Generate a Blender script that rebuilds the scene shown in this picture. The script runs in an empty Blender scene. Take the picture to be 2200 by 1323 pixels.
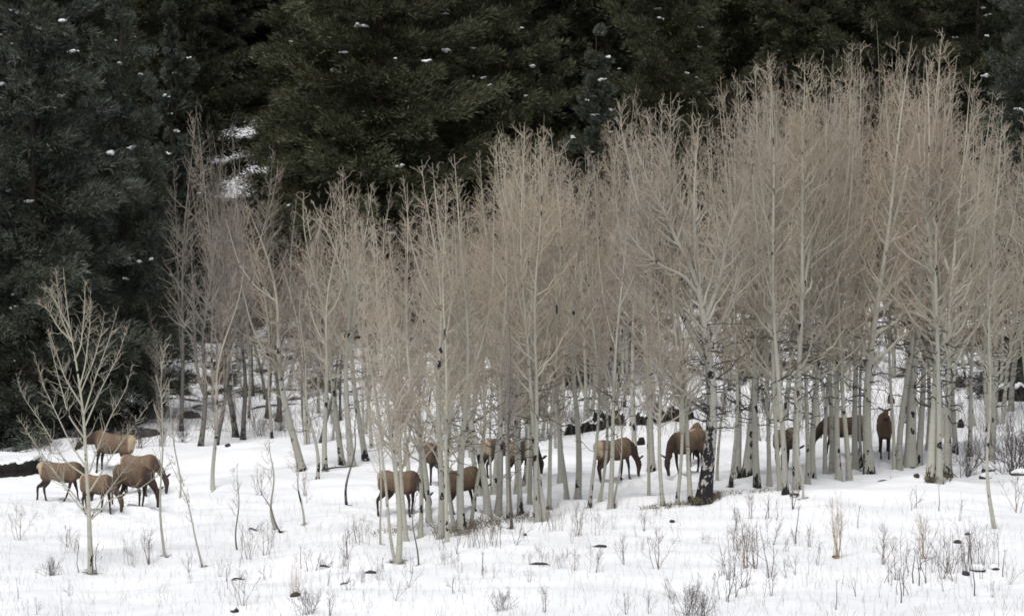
import bpy, math, random
import numpy as np
from mathutils import Vector, noise

# ------------------------------------------------------------------ camera, light, exposure
sc = bpy.context.scene
F = 8400.0                      # focal length in pixels of the 2200 px wide photograph
CAMZ = 8.0
cam_d = bpy.data.cameras.new('camera')
cam_d.sensor_width = 36.0
cam_d.lens = 36.0 * F / 2200.0
cam_d.clip_start = 1.0
cam_d.clip_end = 4000.0
cam = bpy.data.objects.new('camera', cam_d)
sc.collection.objects.link(cam)
cam.location = (0, 0, CAMZ)
cam.rotation_euler = (math.radians(90), 0, 0)
sc.camera = cam

SUN_EL, SUN_AZ = math.radians(60), math.radians(200)
world = bpy.data.worlds.new('World')
sc.world = world
world.use_nodes = True
wn = world.node_tree
wn.nodes.clear()
sky = wn.nodes.new('ShaderNodeTexSky')
sky.sky_type = 'NISHITA'
sky.sun_disc = False
sky.sun_elevation = SUN_EL
sky.sun_rotation = SUN_AZ
sky.dust_density = 4.0
hs = wn.nodes.new('ShaderNodeHueSaturation')      # overcast: the cloud deck greys the blue
hs.inputs['Saturation'].default_value = 0.42
bg = wn.nodes.new('ShaderNodeBackground')
bg.inputs['Strength'].default_value = 0.065
wo = wn.nodes.new('ShaderNodeOutputWorld')
wn.links.new(sky.outputs[0], hs.inputs['Color'])
wn.links.new(hs.outputs[0], bg.inputs['Color'])
wn.links.new(bg.outputs[0], wo.inputs['Surface'])

sun_d = bpy.data.lights.new('sun', 'SUN')
sun_d.energy = 1.5
sun_d.angle = math.radians(35)
sun_d.color = (1.0, 0.985, 0.965)
sun = bpy.data.objects.new('sun', sun_d)
sc.collection.objects.link(sun)
dv = Vector((math.sin(SUN_AZ) * math.cos(SUN_EL), math.cos(SUN_AZ) * math.cos(SUN_EL), math.sin(SUN_EL)))
sun.rotation_euler = dv.to_track_quat('Z', 'Y').to_euler()

sc.view_settings.view_transform = 'Standard'
sc.view_settings.look = 'None'
sc.view_settings.gamma = 1.0
sc.view_settings.exposure = 0.52
try:
    sc.cycles.max_bounces = 6
    sc.cycles.diffuse_bounces = 4
    sc.cycles.filter_width = 1.7
    sc.cycles.use_denoising = True
    sc.cycles.denoiser = 'OPENIMAGEDENOISE'
    sc.cycles.denoising_input_passes = 'RGB_ALBEDO_NORMAL'
    sc.cycles.denoising_prefilter = 'ACCURATE'
except Exception:
    pass

rng = np.random.default_rng(11)
random.seed(11)
COL = sc.collection

# ------------------------------------------------------------------ terrain function
_gd = np.array([-60, 0, 60, 80, 90, 100, 110, 120, 130, 140, 150, 160, 170, 180, 190, 200, 220, 250, 300, 350, 420, 600, 1000], float)
_gz = np.array([-1.7, -1.8, -6.9, -7.25, -7.2, -6.93, -6.58, -6.22, -5.84, -5.4, -4.97, -4.62, -3.7, -2.25, -0.45, 1.7, 6.0, 13.7, 29, 46, 70, 120, 190], float)
_tx = np.arange(-60, 1000, 1.0)
_tz = np.interp(_tx, _gd, _gz)
_k = np.exp(-0.5 * (np.arange(-10, 11) / 3.5) ** 2)
_k /= _k.sum()
_tz = np.convolve(np.pad(_tz, 10, mode='edge'), _k, mode='valid')
_nr = np.random.default_rng(5)
_W = []
for wl, amp in ((24, .10), (13, .09), (7, .085), (3.6, .06), (1.9, .025)):
    for _ in range(5):
        a = _nr.uniform(0, 2 * np.pi)
        k = 2 * np.pi / (wl * _nr.uniform(.75, 1.3))
        _W.append((k * np.cos(a), k * np.sin(a), _nr.uniform(0, 6.28), amp * .55))


def terr(x, y):
    x = np.asarray(x, float)
    y = np.asarray(y, float)
    z = np.interp(y, _tx, _tz) + 3.4 * np.tanh(x / 68.0)
    n = 0
    for kx, ky, ph, am in _W:
        n = n + am * np.sin(kx * x + ky * y + ph)
    z = z + n * np.clip((y - 40) / 50, 0, 1) * (1 + .9 * np.clip((y - 160) / 40, 0, 1))
    # a low bank along the front of the grove
    yb = 117.0 + (x + 4) * 0.22
    z = z + 0.16 * (0.5 + 0.5 * np.tanh((y - yb) / 0.5)) * np.clip(1 - ((x - 1) / 14.0) ** 4, 0, 1)
    return z + CAMZ


_dd = np.linspace(78, 420, 6000)


def place(px, py):
    """world point on the ground seen at photograph pixel (px, py)"""
    x = (px - 1100.0) / F * _dd
    yy = 661.5 - F * (terr(x, _dd) - CAMZ) / _dd
    k = int(np.argmax(yy <= py))
    d = _dd[k]
    xx = (px - 1100.0) / F * d
    return float(xx), float(d), float(terr(xx, d))


def at_depth(px, d):
    x = (px - 1100.0) / F * d
    return float(x), float(d), float(terr(x, d))


def pix(x, y, z):
    return 1100 + F * x / y, 661.5 - F * (z - CAMZ) / y


# ------------------------------------------------------------------ mesh helpers
def mk_mesh(name, V, FA, mats, attr=None, smooth=True, midx=None):
    """V (n,3); FA list of face arrays (m,3) or (m,4)"""
    me = bpy.data.meshes.new(name)
    V = np.asarray(V, np.float32)
    me.vertices.add(len(V))
    me.vertices.foreach_set('co', V.ravel())
    FA = [np.asarray(f, np.int32) for f in FA if len(f)]
    nl = sum(f.size for f in FA)
    npoly = sum(len(f) for f in FA)
    me.loops.add(nl)
    me.loops.foreach_set('vertex_index', np.concatenate([f.ravel() for f in FA]))
    me.polygons.add(npoly)
    tot = np.concatenate([np.full(len(f), f.shape[1], np.int32) for f in FA])
    st = np.concatenate([[0], np.cumsum(tot)[:-1]]).astype(np.int32)
    me.polygons.foreach_set('loop_start', st)
    me.polygons.foreach_set('loop_total', tot)
    me.polygons.foreach_set('use_smooth', np.full(npoly, smooth, bool))
    if midx is not None:
        me.polygons.foreach_set('material_index', np.asarray(midx, np.int32))
    for m in (mats if isinstance(mats, (list, tuple)) else [mats]):
        me.materials.append(m)
    for k, v in (attr or {}).items():
        a = me.attributes.new(k, 'FLOAT', 'POINT')
        a.data.foreach_set('value', np.asarray(v, np.float32))
    me.update()
    me.validate()
    return me


def norm(a):
    return a / np.maximum(np.linalg.norm(a, axis=-1, keepdims=True), 1e-9)


def tubes(P, R, k):
    """P (N,n,3) polylines, R (N,n) radii -> verts, quads"""
    N, n, _ = P.shape
    T = norm(np.gradient(P, axis=1))
    Tm = norm(T.mean(1))
    ref = np.where(np.abs(Tm[:, 2:3]) < .8, np.array([[0, 0, 1.]]), np.array([[1., 0, 0]]))[:, None, :]
    A = norm(np.cross(T, ref))
    B = np.cross(T, A)
    th = np.arange(k) * 2 * np.pi / k
    V = P[:, :, None, :] + R[:, :, None, None] * (np.cos(th)[None, None, :, None] * A[:, :, None, :] + np.sin(th)[None, None, :, None] * B[:, :, None, :])
    base = (np.arange(N) * n * k)[:, None, None] + (np.arange(n - 1) * k)[None, :, None]
    j = np.arange(k)[None, None, :]
    j2 = (np.arange(k) + 1) % k
    j2 = j2[None, None, :]
    Fq = np.stack([base + j, base + j2, base + k + j2, base + k + j], -1).reshape(-1, 4)
    return V.reshape(-1, 3), Fq


class Bag:
    def __init__(s):
        s.V, s.F, s.A, s.n = [], [], [], 0

    def add(s, V, Fq, a):
        s.V.append(V)
        s.F.append(Fq + s.n)
        s.A.append(np.broadcast_to(np.asarray(a, float), (len(V),)))
        s.n += len(V)

    def tub(s, P, R, k, a=None):
        V, Fq = tubes(P, R, k)
        if a is None:
            a = np.repeat(np.clip(1 - (R.ravel() - .005) / .035, 0, 1), k)
        s.add(V, Fq, a)

    def mesh(s, name, mats, key='tone', smooth=True):
        return mk_mesh(name, np.concatenate(s.V), s.F, mats, {key: np.concatenate(s.A)}, smooth)


def sprout(r, P, R, cnt, s0, s1, ang, L, n, up=0.5, jit=0.12, rr=.55, rmin=.004, tip=.003, rcap=1.):
    """children of the polylines P: cnt per parent, L = f(s, parent index)"""
    N, m, _ = P.shape
    idx = np.repeat(np.arange(N), cnt)
    M = len(idx)
    s = r.uniform(s0, s1, M)
    f = s * (m - 1)
    i = np.minimum(f.astype(int), m - 2)
    t = (f - i)[:, None]
    pos = P[idx, i] * (1 - t) + P[idx, i + 1] * t
    rad = R[idx, i] * (1 - t[:, 0]) + R[idx, i + 1] * t[:, 0]
    T = norm(P[idx, i + 1] - P[idx, i])
    pv = norm(np.cross(T, r.normal(size=(M, 3))))
    a = np.radians(r.uniform(ang[0], ang[1], M))[:, None]
    d0 = np.cos(a) * T + np.sin(a) * pv
    Ls = L(s, idx)[:, None] * r.uniform(.7, 1.25, (M, 1))
    out = np.zeros((M, n, 3))
    out[:, 0] = pos
    for k in range(1, n):
        d = d0 + np.array([0, 0, up]) * (k / (n - 1)) + r.normal(size=(M, 3)) * jit
        out[:, k] = out[:, k - 1] + norm(d) * Ls / (n - 1)
    ra = np.clip(rad * rr, rmin, rcap)[:, None]
    tt = np.linspace(0, 1, n)[None, :]
    return out, ra * (1 - tt) + np.minimum(ra, tip) * tt


def resample(P, n):
    P = np.asarray(P, float)
    d = np.concatenate([[0], np.cumsum(np.linalg.norm(np.diff(P, axis=0), axis=1))])
    d /= d[-1]
    t = np.linspace(0, 1, n)
    # smooth the corners a little
    Q = np.stack([np.interp(t, d, P[:, k]) for k in range(3)], 1)
    for _ in range(2):
        Q[1:-1] = .25 * Q[:-2] + .5 * Q[1:-1] + .25 * Q[2:]
    return Q


# ------------------------------------------------------------------ materials
def new_mat(name, rough=.8, spec=.25):
    m = bpy.data.materials.new(name)
    m.use_nodes = True
    nt = m.node_tree
    b = nt.nodes['Principled BSDF']
    b.inputs['Roughness'].default_value = rough
    b.inputs['Specular IOR Level'].default_value = spec
    return m, nt, b


def nd(nt, typ, **kw):
    n = nt.nodes.new(typ)
    for k, v in kw.items():
        setattr(n, k, v)
    return n


def mixc(nt, fac, a, b, blend='MIX'):
    n = nd(nt, 'ShaderNodeMix', data_type='RGBA', blend_type=blend)
    for s, v in ((0, fac), (6, a), (7, b)):
        if isinstance(v, (int, float)):
            n.inputs[s].default_value = v
        elif isinstance(v, tuple):
            n.inputs[s].default_value = v + (1,) if len(v) == 3 else v
        else:
            nt.links.new(v, n.inputs[s])
    return n.outputs[2]


def math_n(nt, op, a, b=None, clamp=False):
    n = nd(nt, 'ShaderNodeMath', operation=op, use_clamp=clamp)
    for s, v in ((0, a), (1, b)):
        if v is None:
            continue
        if isinstance(v, (int, float)):
            n.inputs[s].default_value = v
        else:
            nt.links.new(v, n.inputs[s])
    return n.outputs[0]


def ramp(nt, fac, stops):
    n = nd(nt, 'ShaderNodeValToRGB')
    e = n.color_ramp.elements
    while len(e) < len(stops):
        e.new(.5)
    for el, (p, c) in zip(e, stops):
        el.position = p
        el.color = tuple(c) + (1,) if len(c) == 3 else c
    nt.links.new(fac, n.inputs[0])
    return n.outputs[0]


def noise_n(nt, vec, scale, detail=3, rough=.55):
    n = nd(nt, 'ShaderNodeTexNoise')
    n.inputs['Scale'].default_value = scale
    n.inputs['Detail'].default_value = detail
    n.inputs['Roughness'].default_value = rough
    if vec is not None:
        nt.links.new(vec, n.inputs['Vector'])
    return n.outputs[0]


def mapping(nt, src, scale=(1, 1, 1)):
    n = nd(nt, 'ShaderNodeMapping')
    n.inputs['Scale'].default_value = scale
    nt.links.new(src, n.inputs['Vector'])
    return n.outputs[0]


def attr_n(nt, name):
    return nd(nt, 'ShaderNodeAttribute', attribute_name=name).outputs['Fac']


def bark_mat(name, c1, c2, top, char_th=.62, char_h=.9, knots=True, allchar=False):
    m, nt, b = new_mat(name, .75)
    tc = nd(nt, 'ShaderNodeTexCoord').outputs['Object']
    oi = nd(nt, 'ShaderNodeObjectInfo')
    rnd = oi.outputs['Random']
    ofs = nd(nt, 'ShaderNodeVectorMath', operation='ADD')
    cmb = nd(nt, 'ShaderNodeCombineXYZ')
    nt.links.new(math_n(nt, 'MULTIPLY', rnd, 37.0), cmb.inputs[0])
    nt.links.new(math_n(nt, 'MULTIPLY', rnd, 91.0), cmb.inputs[2])
    nt.links.new(tc, ofs.inputs[0])
    nt.links.new(cmb.outputs[0], ofs.inputs[1])
    v = ofs.outputs[0]
    col = mixc(nt, noise_n(nt, mapping(nt, v, (2, 2, .9)), 2.0, 4), c1, c2)
    # lenticel bands
    band = ramp(nt, noise_n(nt, mapping(nt, v, (2.5, 2.5, 22)), 1.0, 2), [(.55, (0, 0, 0)), (.72, (1, 1, 1))])
    col = mixc(nt, math_n(nt, 'MULTIPLY', band, .35), col, (.16, .15, .12))
    sep = nd(nt, 'ShaderNodeSeparateXYZ')
    nt.links.new(tc, sep.inputs[0])
    z = sep.outputs[2]
    col = mixc(nt, ramp(nt, math_n(nt, 'DIVIDE', z, 12.0), [(.25, (0, 0, 0)), (.8, (1, 1, 1))]), col, top)
    if knots:
        wob_ = nd(nt, 'ShaderNodeVectorMath', operation='ADD')
        nt.links.new(mapping(nt, v, (4.6, 4.6, 2.4)), wob_.inputs[0])
        nz = nd(nt, 'ShaderNodeTexNoise')
        nz.inputs['Scale'].default_value = 9.0
        nz.inputs['Detail'].default_value = 3
        nt.links.new(v, nz.inputs['Vector'])
        nt.links.new(nz.outputs['Color'], wob_.inputs[1])
        vo = nd(nt, 'ShaderNodeTexVoronoi')
        vo.inputs['Scale'].default_value = 1.0
        nt.links.new(wob_.outputs[0], vo.inputs['Vector'])
        sc_ = nd(nt, 'ShaderNodeSeparateColor')
        nt.links.new(vo.outputs['Color'], sc_.inputs[0])
        k = math_n(nt, 'LESS_THAN', vo.outputs['Distance'], math_n(nt, 'ADD', .08, math_n(nt, 'MULTIPLY', sc_.outputs[1], .30)))
        k = math_n(nt, 'MULTIPLY', k, math_n(nt, 'GREATER_THAN', sc_.outputs[0], .58))
        col = mixc(nt, k, col, (.018, .017, .018))
    # black scarred bark at the foot
    cn = noise_n(nt, mapping(nt, v, (3, 3, 1.4)), 2.2, 4, .6)
    if allchar:
        h = ramp(nt, math_n(nt, 'DIVIDE', z, 4.0), [(.0, (.9, .9, .9)), (.14, (.74, .74, .74)), (.30, (.56, .56, .56)), (.60, (.50, .50, .50)), (.68, (.30, .30, .30)), (.8, (.0, .0, .0))])
        cn3 = noise_n(nt, mapping(nt, v, (4.2, 4.2, 3.0)), 1.5, 5, .7)
        k = math_n(nt, 'GREATER_THAN', math_n(nt, 'ADD', h, math_n(nt, 'MULTIPLY', math_n(nt, 'SUBTRACT', cn3, .5), 2.4)), .5)
    else:
        h = math_n(nt, 'SUBTRACT', 1.0, math_n(nt, 'DIVIDE', z, char_h))
        fs = nd(nt, 'ShaderNodeAttribute', attribute_name='foot_scar', attribute_type='OBJECT').outputs['Fac']
        cn2 = noise_n(nt, mapping(nt, v, (9, 9, 3.5)), 1.6, 3, .6)
        hh = math_n(nt, 'ADD', h, math_n(nt, 'MULTIPLY', math_n(nt, 'SUBTRACT', math_n(nt, 'ADD', cn, cn2), 1.0), 2.6))
        k = math_n(nt, 'MULTIPLY', math_n(nt, 'GREATER_THAN', hh, .62), fs)
    col = mixc(nt, k, col, (.016, .015, .017))
    val = math_n(nt, 'ADD', .86, math_n(nt, 'MULTIPLY', rnd, .22))
    hsn = nd(nt, 'ShaderNodeHueSaturation')
    nt.links.new(val, hsn.inputs['Value'])
    nt.links.new(col, hsn.inputs['Color'])
    nt.links.new(hsn.outputs[0], b.inputs['Base Color'])
    bp = nd(nt, 'ShaderNodeBump')
    bp.inputs['Strength'].default_value = .35
    bp.inputs['Distance'].default_value = .02
    nt.links.new(noise_n(nt, mapping(nt, v, (6, 6, 3)), 3.0, 4), bp.inputs['Height'])
    nt.links.new(bp.outputs[0], b.inputs['Normal'])
    return m


def tone_mat(name, stops, rough=.8, var=.2, nscale=0, ncol=None):
    m, nt, b = new_mat(name, rough)
    col = ramp(nt, attr_n(nt, 'tone'), stops)
    rnd = nd(nt, 'ShaderNodeObjectInfo').outputs['Random']
    if nscale:
        tc = nd(nt, 'ShaderNodeTexCoord').outputs['Object']
        f = ramp(nt, noise_n(nt, tc, nscale, 3), [(.35, (0, 0, 0)), (.7, (1, 1, 1))])
        col = mixc(nt, f, col, mixc(nt, .65, col, ncol))
    hsn = nd(nt, 'ShaderNodeHueSaturation')
    nt.links.new(math_n(nt, 'ADD', 1 - var / 2, math_n(nt, 'MULTIPLY', rnd, var)), hsn.inputs['Value'])
    nt.links.new(col, hsn.inputs['Color'])
    nt.links.new(hsn.outputs[0], b.inputs['Base Color'])
    return m


M_BARK = bark_mat('aspen_bark', (.44, .43, .375), (.33, .325, .28), (.42, .395, .32), .68, .7)
M_BARKY = bark_mat('young_aspen_bark', (.44, .43, .36), (.36, .35, .29), (.38, .355, .26), .995, .3)
M_BARKO = bark_mat('old_aspen_bark', (.17, .16, .14), (.11, .10, .09), (.17, .155, .13), .3, 1.1)
M_CHAR = bark_mat('charred_aspen_bark', (.43, .42, .38), (.30, .295, .265), (.36, .335, .28), allchar=True)
# tone: 0 thick limb, 1 fine twig, 2 dead wood (ramp input is tone/2)
_st = lambda a, b, c: [(0, a), (.25, tuple(np.array(a) * .5 + np.array(b) * .5)), (.5, b), (.7, c), (1, c)]


def crown_mat(name, a, b, c, var=.36):
    m, nt, bs = new_mat(name, .8)
    col = ramp(nt, math_n(nt, 'MULTIPLY', attr_n(nt, 'tone'), .5), _st(a, b, c))
    rnd = nd(nt, 'ShaderNodeObjectInfo').outputs['Random']
    hsn = nd(nt, 'ShaderNodeHueSaturation')
    nt.links.new(math_n(nt, 'ADD', 1 - var / 2, math_n(nt, 'MULTIPLY', rnd, var)), hsn.inputs['Value'])
    hw = .012 if 'young' in name else .03
    r2 = math_n(nt, 'FRACT', math_n(nt, 'MULTIPLY', rnd, 17.3))
    nt.links.new(math_n(nt, 'ADD', .5 - hw * .3, math_n(nt, 'MULTIPLY', r2, hw)), hsn.inputs['Hue'])
    nt.links.new(math_n(nt, 'ADD', .8, math_n(nt, 'MULTIPLY', math_n(nt, 'FRACT', math_n(nt, 'MULTIPLY', rnd, 7.7)), hw * 14)), hsn.inputs['Saturation'])
    nt.links.new(col, hsn.inputs['Color'])
    nt.links.new(hsn.outputs[0], bs.inputs['Base Color'])
    return m


M_TWIG = crown_mat('aspen_twigs', (.43, .415, .36), (.37, .312, .25), (.07, .062, .055))
M_TWIGY = crown_mat('young_aspen_twigs', (.43, .415, .34), (.37, .33, .26), (.1, .09, .07))
M_TWIGO = crown_mat('old_aspen_twigs', (.24, .225, .20), (.27, .23, .205), (.04, .036, .034))
M_SHRUB = tone_mat('shrub_stems', [(0, (.06, .05, .052)), (.25, (.13, .105, .098)), (.5, (.21, .165, .135)), (1, (.38, .27, .15))], var=.4)
M_NEED = {}
for nm_, dark, pale_needle in (('blue', (.018, .025, .021), (.125, .146, .120)), ('green', (.018, .022, .012), (.122, .126, .072)), ('deep', (.012, .016, .010), (.040, .048, .030))):
    M_NEED[nm_] = tone_mat(nm_ + '_conifer_needles', [(0, (.05, .036, .026)), (.2, (.05, .036, .026)), (.24, dark), (1, pale_needle)], .7, .3, .55, (.06, .062, .035))  # needle tone varies at random; outer tips paler as new growth
M_CTRUNK, _nt, _b = new_mat('conifer_bark', .9)
_tc = nd(_nt, 'ShaderNodeTexCoord').outputs['Object']
_nt.links.new(mixc(_nt, noise_n(_nt, mapping(_nt, _tc, (6, 6, 1.2)), 2, 4), (.065, .048, .04), (.026, .021, .019)), _b.inputs['Base Color'])
M_SNOWC, _nt, _b = new_mat('snow_on_boughs', .6)
_b.inputs['Base Color'].default_value = (.86, .88, .9, 1)


def solid(name, c1, c2, sc_=3., rough=.9):
    m, nt, b = new_mat(name, rough)
    tc = nd(nt, 'ShaderNodeTexCoord').outputs['Object']
    nt.links.new(mixc(nt, noise_n(nt, tc, sc_, 4), c1, c2), b.inputs['Base Color'])
    return m


M_ROCK = solid('dark_rock', (.075, .065, .062), (.03, .027, .028), 4)
M_EARTH = solid('black_earth', (.024, .021, .019), (.008, .008, .008), 3)
M_LOG = solid('weathered_log', (.10, .085, .075), (.03, .026, .024), 5)
M_GRASS = tone_mat('dry_grass_blades', [(0, (.10, .10, .05)), (.5, (.19, .155, .10)), (1, (.33, .26, .17))], var=0)

# elk coat
M_ELK, _nt, _b = new_mat('elk_coat', .85, .15)
_c = ramp(_nt, attr_n(_nt, 'coat'), [(0, (.03, .024, .023)), (.3, (.070, .049, .039)), (.55, (.178, .122, .083)), (.72, (.25, .18, .122)), (.86, (.42, .32, .21)), (1, (.66, .52, .36))])
_tc = nd(_nt, 'ShaderNodeTexCoord').outputs['Object']
_rn = nd(_nt, 'ShaderNodeObjectInfo').outputs['Random']
_h = nd(_nt, 'ShaderNodeHueSaturation')
_nt.links.new(math_n(_nt, 'ADD', .64, math_n(_nt, 'MULTIPLY', _rn, .5)), _h.inputs['Value'])
_nt.links.new(mixc(_nt, math_n(_nt, 'MULTIPLY', noise_n(_nt, mapping(_nt, _tc, (6, 6, 14)), 2.5, 5, .65), .55), _c, mixc(_nt, .7, _c, (.06, .04, .03))), _h.inputs['Color'])
_nt.links.new(_h.outputs[0], _b.inputs['Base Color'])
_bp = nd(_nt, 'ShaderNodeBump')
_bp.inputs['Strength'].default_value = .5
_bp.inputs['Distance'].default_value = .02
_nt.links.new(noise_n(_nt, mapping(_nt, _tc, (8, 14, 20)), 2.5, 4, .7), _bp.inputs['Height'])
_nt.links.new(_bp.outputs[0], _b.inputs['Normal'])
M_EYE, _nt, _b = new_mat('elk_eye', .15, .5)
_b.inputs['Base Color'].default_value = (.01, .008, .007, 1)


# ------------------------------------------------------------------ object helpers
def link(o, parent=None):
    COL.objects.link(o)
    if parent:
        o.parent = parent
    return o


def tag(o, label, cat, group=None, kind=None):
    if label:
        o['label'] = label
    if cat:
        o['category'] = cat
    if group:
        o['group'] = group
    if kind:
        o['kind'] = kind
    return o


def empty(name, loc):
    e = bpy.data.objects.new(name, None)
    e.empty_display_size = .3
    e.location = loc
    return link(e)


def ob(name, me, parent=None):
    return link(bpy.data.objects.new(name, me), parent)


# ------------------------------------------------------------------ aspens
def trunk_path(r, H, wob, bend=0.):
    t = np.linspace(0, 1, 26)
    P = np.zeros((26, 3))
    P[:, 2] = t * H
    for ax in (0, 1):
        P[:, ax] = 2.4 * wob * H * (np.sin(t * r.uniform(2.5, 5) + r.uniform(0, 6)) * .6 + np.sin(t * r.uniform(7, 12) + r.uniform(0, 6)) * .25)
        P[:, ax] -= P[0, ax]
        P[:, ax] += 2.2 * bend * r.normal() * t * t
    return P


def aspen(name, r, leaders, bark, twig, dead=0, dens=1., sec=(30, 68), up=(.50, .22, .08), fine=1.0, tk=1.0):
    """leaders: dicts P, r0, r1, c0, nb, L, ang. Returns (trunk mesh, crown mesh)"""
    tb, cb = Bag(), Bag()
    for i, ld in enumerate(leaders):
        P = ld['P']
        n = len(P)
        t = np.linspace(0, 1, n)
        R = ld['r0'] * (1 - t) ** 1.12 + min(ld['r1'], .0045)
        if i == 0:
            R = R * (1 + .45 * np.exp(-t * np.linalg.norm(P[-1] - P[0]) / (2.2 * ld['r0'] + .05)))
        tb.tub(P[None], R[None], 10, 0)
        H = np.linalg.norm(P[-1] - P[0])
        c0, nb, L, ang = ld['c0'], int(ld['nb']), ld['L'], ld.get('ang', (34, 64))
        sh = lambda s: np.clip((1.02 - s) / (1 - c0), .06, 1) ** .75 * np.clip((s - c0) / (1 - c0) * 3 + .55, .3, 1)
        b1, r1 = sprout(r, P[None], R[None], nb, c0, .985, ang, lambda s, ix: L * sh(s), 9, up[0], .21, .5, .010, .005, .07)
        cb.tub(b1, r1, 5)
        l1 = np.linalg.norm(b1[:, -1] - b1[:, 0], axis=1)
        cnt = np.maximum(1, (l1 * 3.1 * dens).astype(int))
        b2, r2 = sprout(r, b1, r1, cnt, .16, .98, sec, lambda s, ix: (.18 + .42 * l1[ix] * (1.05 - s)), 5, up[1], .2, .62, .0078 * tk, .005 * tk, .018)
        cb.tub(b2, r2, 3)
        l2 = np.linalg.norm(b2[:, -1] - b2[:, 0], axis=1)
        cnt = np.maximum(1, (.7 + l2 * 3.6 * dens * fine).astype(int))
        b3, r3 = sprout(r, b2, r2, cnt, .15, 1., (30, 75), lambda s, ix: .10 + .42 * l2[ix] * (1.1 - s), 3, up[2], .22, .8, .0056 * tk, .004 * tk, .008)
        cb.tub(b3, r3, 3)
        # twigs straight off the leader top
        b4, r4 = sprout(r, P[None], R[None], int(12 * dens), max(.6, c0), .95, (25, 50), lambda s, ix: .25 + 0 * s, 3, .6, .1, .5, .004, .003, .006)
        cb.tub(b4, r4, 3)
        if dead and i == 0:
            b5, r5 = sprout(r, P[None], R[None], dead, .16, min(c0 + .12, .6), (55, 100), lambda s, ix: r.uniform(.5, 1.7, len(s)), 6, -.1, .28, .2, .012, .006, .03)
            cb.tub(b5, r5, 4, 2.)
            b6, r6 = sprout(r, b5, r5, 4, .2, .95, (35, 75), lambda s, ix: .22 + .3 * (1 - s), 4, 0, .3, .6, .006, .004, .012)
            cb.tub(b6, r6, 3, 2.)
    return tb.mesh(name + '_trunk', bark), cb.mesh(name + '_crown', twig)


PROTO = {}


def protos():
    def reg(kind, H, r0, meshes):
        PROTO.setdefault(kind, []).append((H, r0, meshes))
    for i in range(6):
        r = np.random.default_rng(100 + i)
        ld = [dict(P=trunk_path(r, 12, .012, .25), r0=.105, r1=.006, c0=r.uniform(.20, .32), nb=r.integers(32, 42), L=r.uniform(2.2, 2.9))]
        P = ld[0]['P']
        for q_ in range(2 + i % 2):
            k = int(r.integers(8, 19))
            th = r.uniform(0, 6.28)
            rise = (12 - P[k, 2]) * r.uniform(.55, .95)
            out_ = r.uniform(.55, 1.25)
            q = P[k] + np.array([[0, 0, 0], [.55 * out_, 0, .22 * rise], [.85 * out_, 0, .5 * rise], [1.0 * out_, 0, rise]]) @ np.array([[math.cos(th), math.sin(th), 0], [0, 0, 0], [0, 0, 1]])
            ld.append(dict(P=resample(q, 16), r0=.05 * (1 - k / 30), r1=.005, c0=.15, nb=int(5 + 3.2 * rise), L=1.15))
        reg('tall', 12, .105, aspen('tall_aspen', r, ld, M_BARK, M_TWIG, dead=14 if i % 2 == 0 else 6))
    for i in range(4):
        r = np.random.default_rng(200 + i)
        P = trunk_path(r, 13, .010, .2)
        ld = [dict(P=P, r0=.17, r1=.006, c0=.24, nb=46, L=3.1)]
        for j in range(2):
            k = 8 + 4 * j + i
            sx = (-1) ** (j + i)
            q = P[k] + np.array([[0, 0, 0], [.6 * sx, .2, 1.3], [1.1 * sx, .3, 3.0], [1.4 * sx, .2, (13 - P[k, 2]) * .8]])
            ld.append(dict(P=resample(q, 16), r0=.075, r1=.005, c0=.1, nb=30, L=1.7))
        reg('thick', 13, .17, aspen('thick_aspen', r, ld, M_BARK, M_TWIG, dead=22))
    for i in range(4):
        r = np.random.default_rng(300 + i)
        reg('thin', 10, .062, aspen('thin_aspen', r, [dict(P=trunk_path(r, 10, .014, .3), r0=.062, r1=.005, c0=r.uniform(.24, .4), nb=40, L=1.8, ang=(25, 50))], M_BARKY if i % 2 else M_BARK, M_TWIG, dead=3))
    for i in range(3):
        r = np.random.default_rng(400 + i)
        reg('bushy', 10, .075, aspen('bushy_aspen', r, [dict(P=trunk_path(r, 10, .010, .2), r0=.075, r1=.005, c0=.2, nb=62, L=2.3, ang=(34, 66))], M_BARKY, M_TWIG, dens=1.15))
    for i in range(4):
        r = np.random.default_rng(500 + i)
        reg('pole', 3.2, .022, aspen('sapling', r, [dict(P=trunk_path(r, 3.2, .014, .06), r0=.020, r1=.004, c0=.35, nb=9, L=.6, ang=(25, 50))], M_BARKY if i % 2 else M_BARKO, M_TWIGY if i % 2 else M_TWIGO, dens=.45, tk=.65))
    for i in range(3):
        r = np.random.default_rng(600 + i)
        reg('whip', 5.5, .04, aspen('whip_aspen', r, [dict(P=trunk_path(r, 5.5, .012, .10), r0=.038, r1=.004, c0=.4, nb=22, L=1.0, ang=(25, 48))], M_BARKY, M_TWIGY, dens=.7, tk=.65))
    for i in range(4):
        r = np.random.default_rng(700 + i)
        P = trunk_path(r, 13, .014, .4)
        ld = [dict(P=P, r0=.12, r1=.006, c0=.3, nb=46, L=2.2)]
        if i < 2:
            q = P[5] + np.array([[0, 0, 0], [.4, .1, 1.2], [.5, .1, 4], [.7, .2, 8]]) * np.array([(-1) ** i, 1, 1])
            ld.append(dict(P=resample(q, 16), r0=.08, r1=.005, c0=.2, nb=26, L=1.6))
        reg('old', 13, .12, aspen('old_aspen', r, ld, M_BARKO, M_TWIGO, dead=16))
    for i in range(3):
        r = np.random.default_rng(800 + i)
        reg('mauve', 11, .07, aspen('grey_aspen', r, [dict(P=trunk_path(r, 11, .012, .3), r0=.072, r1=.005, c0=.22, nb=46, L=2.0, ang=(25, 50))], M_BARK, M_TWIGO, dead=4))


protos()
BASES = []      # (x, y, r) for the melt rings round the trunks
NTREE = [0]


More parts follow.
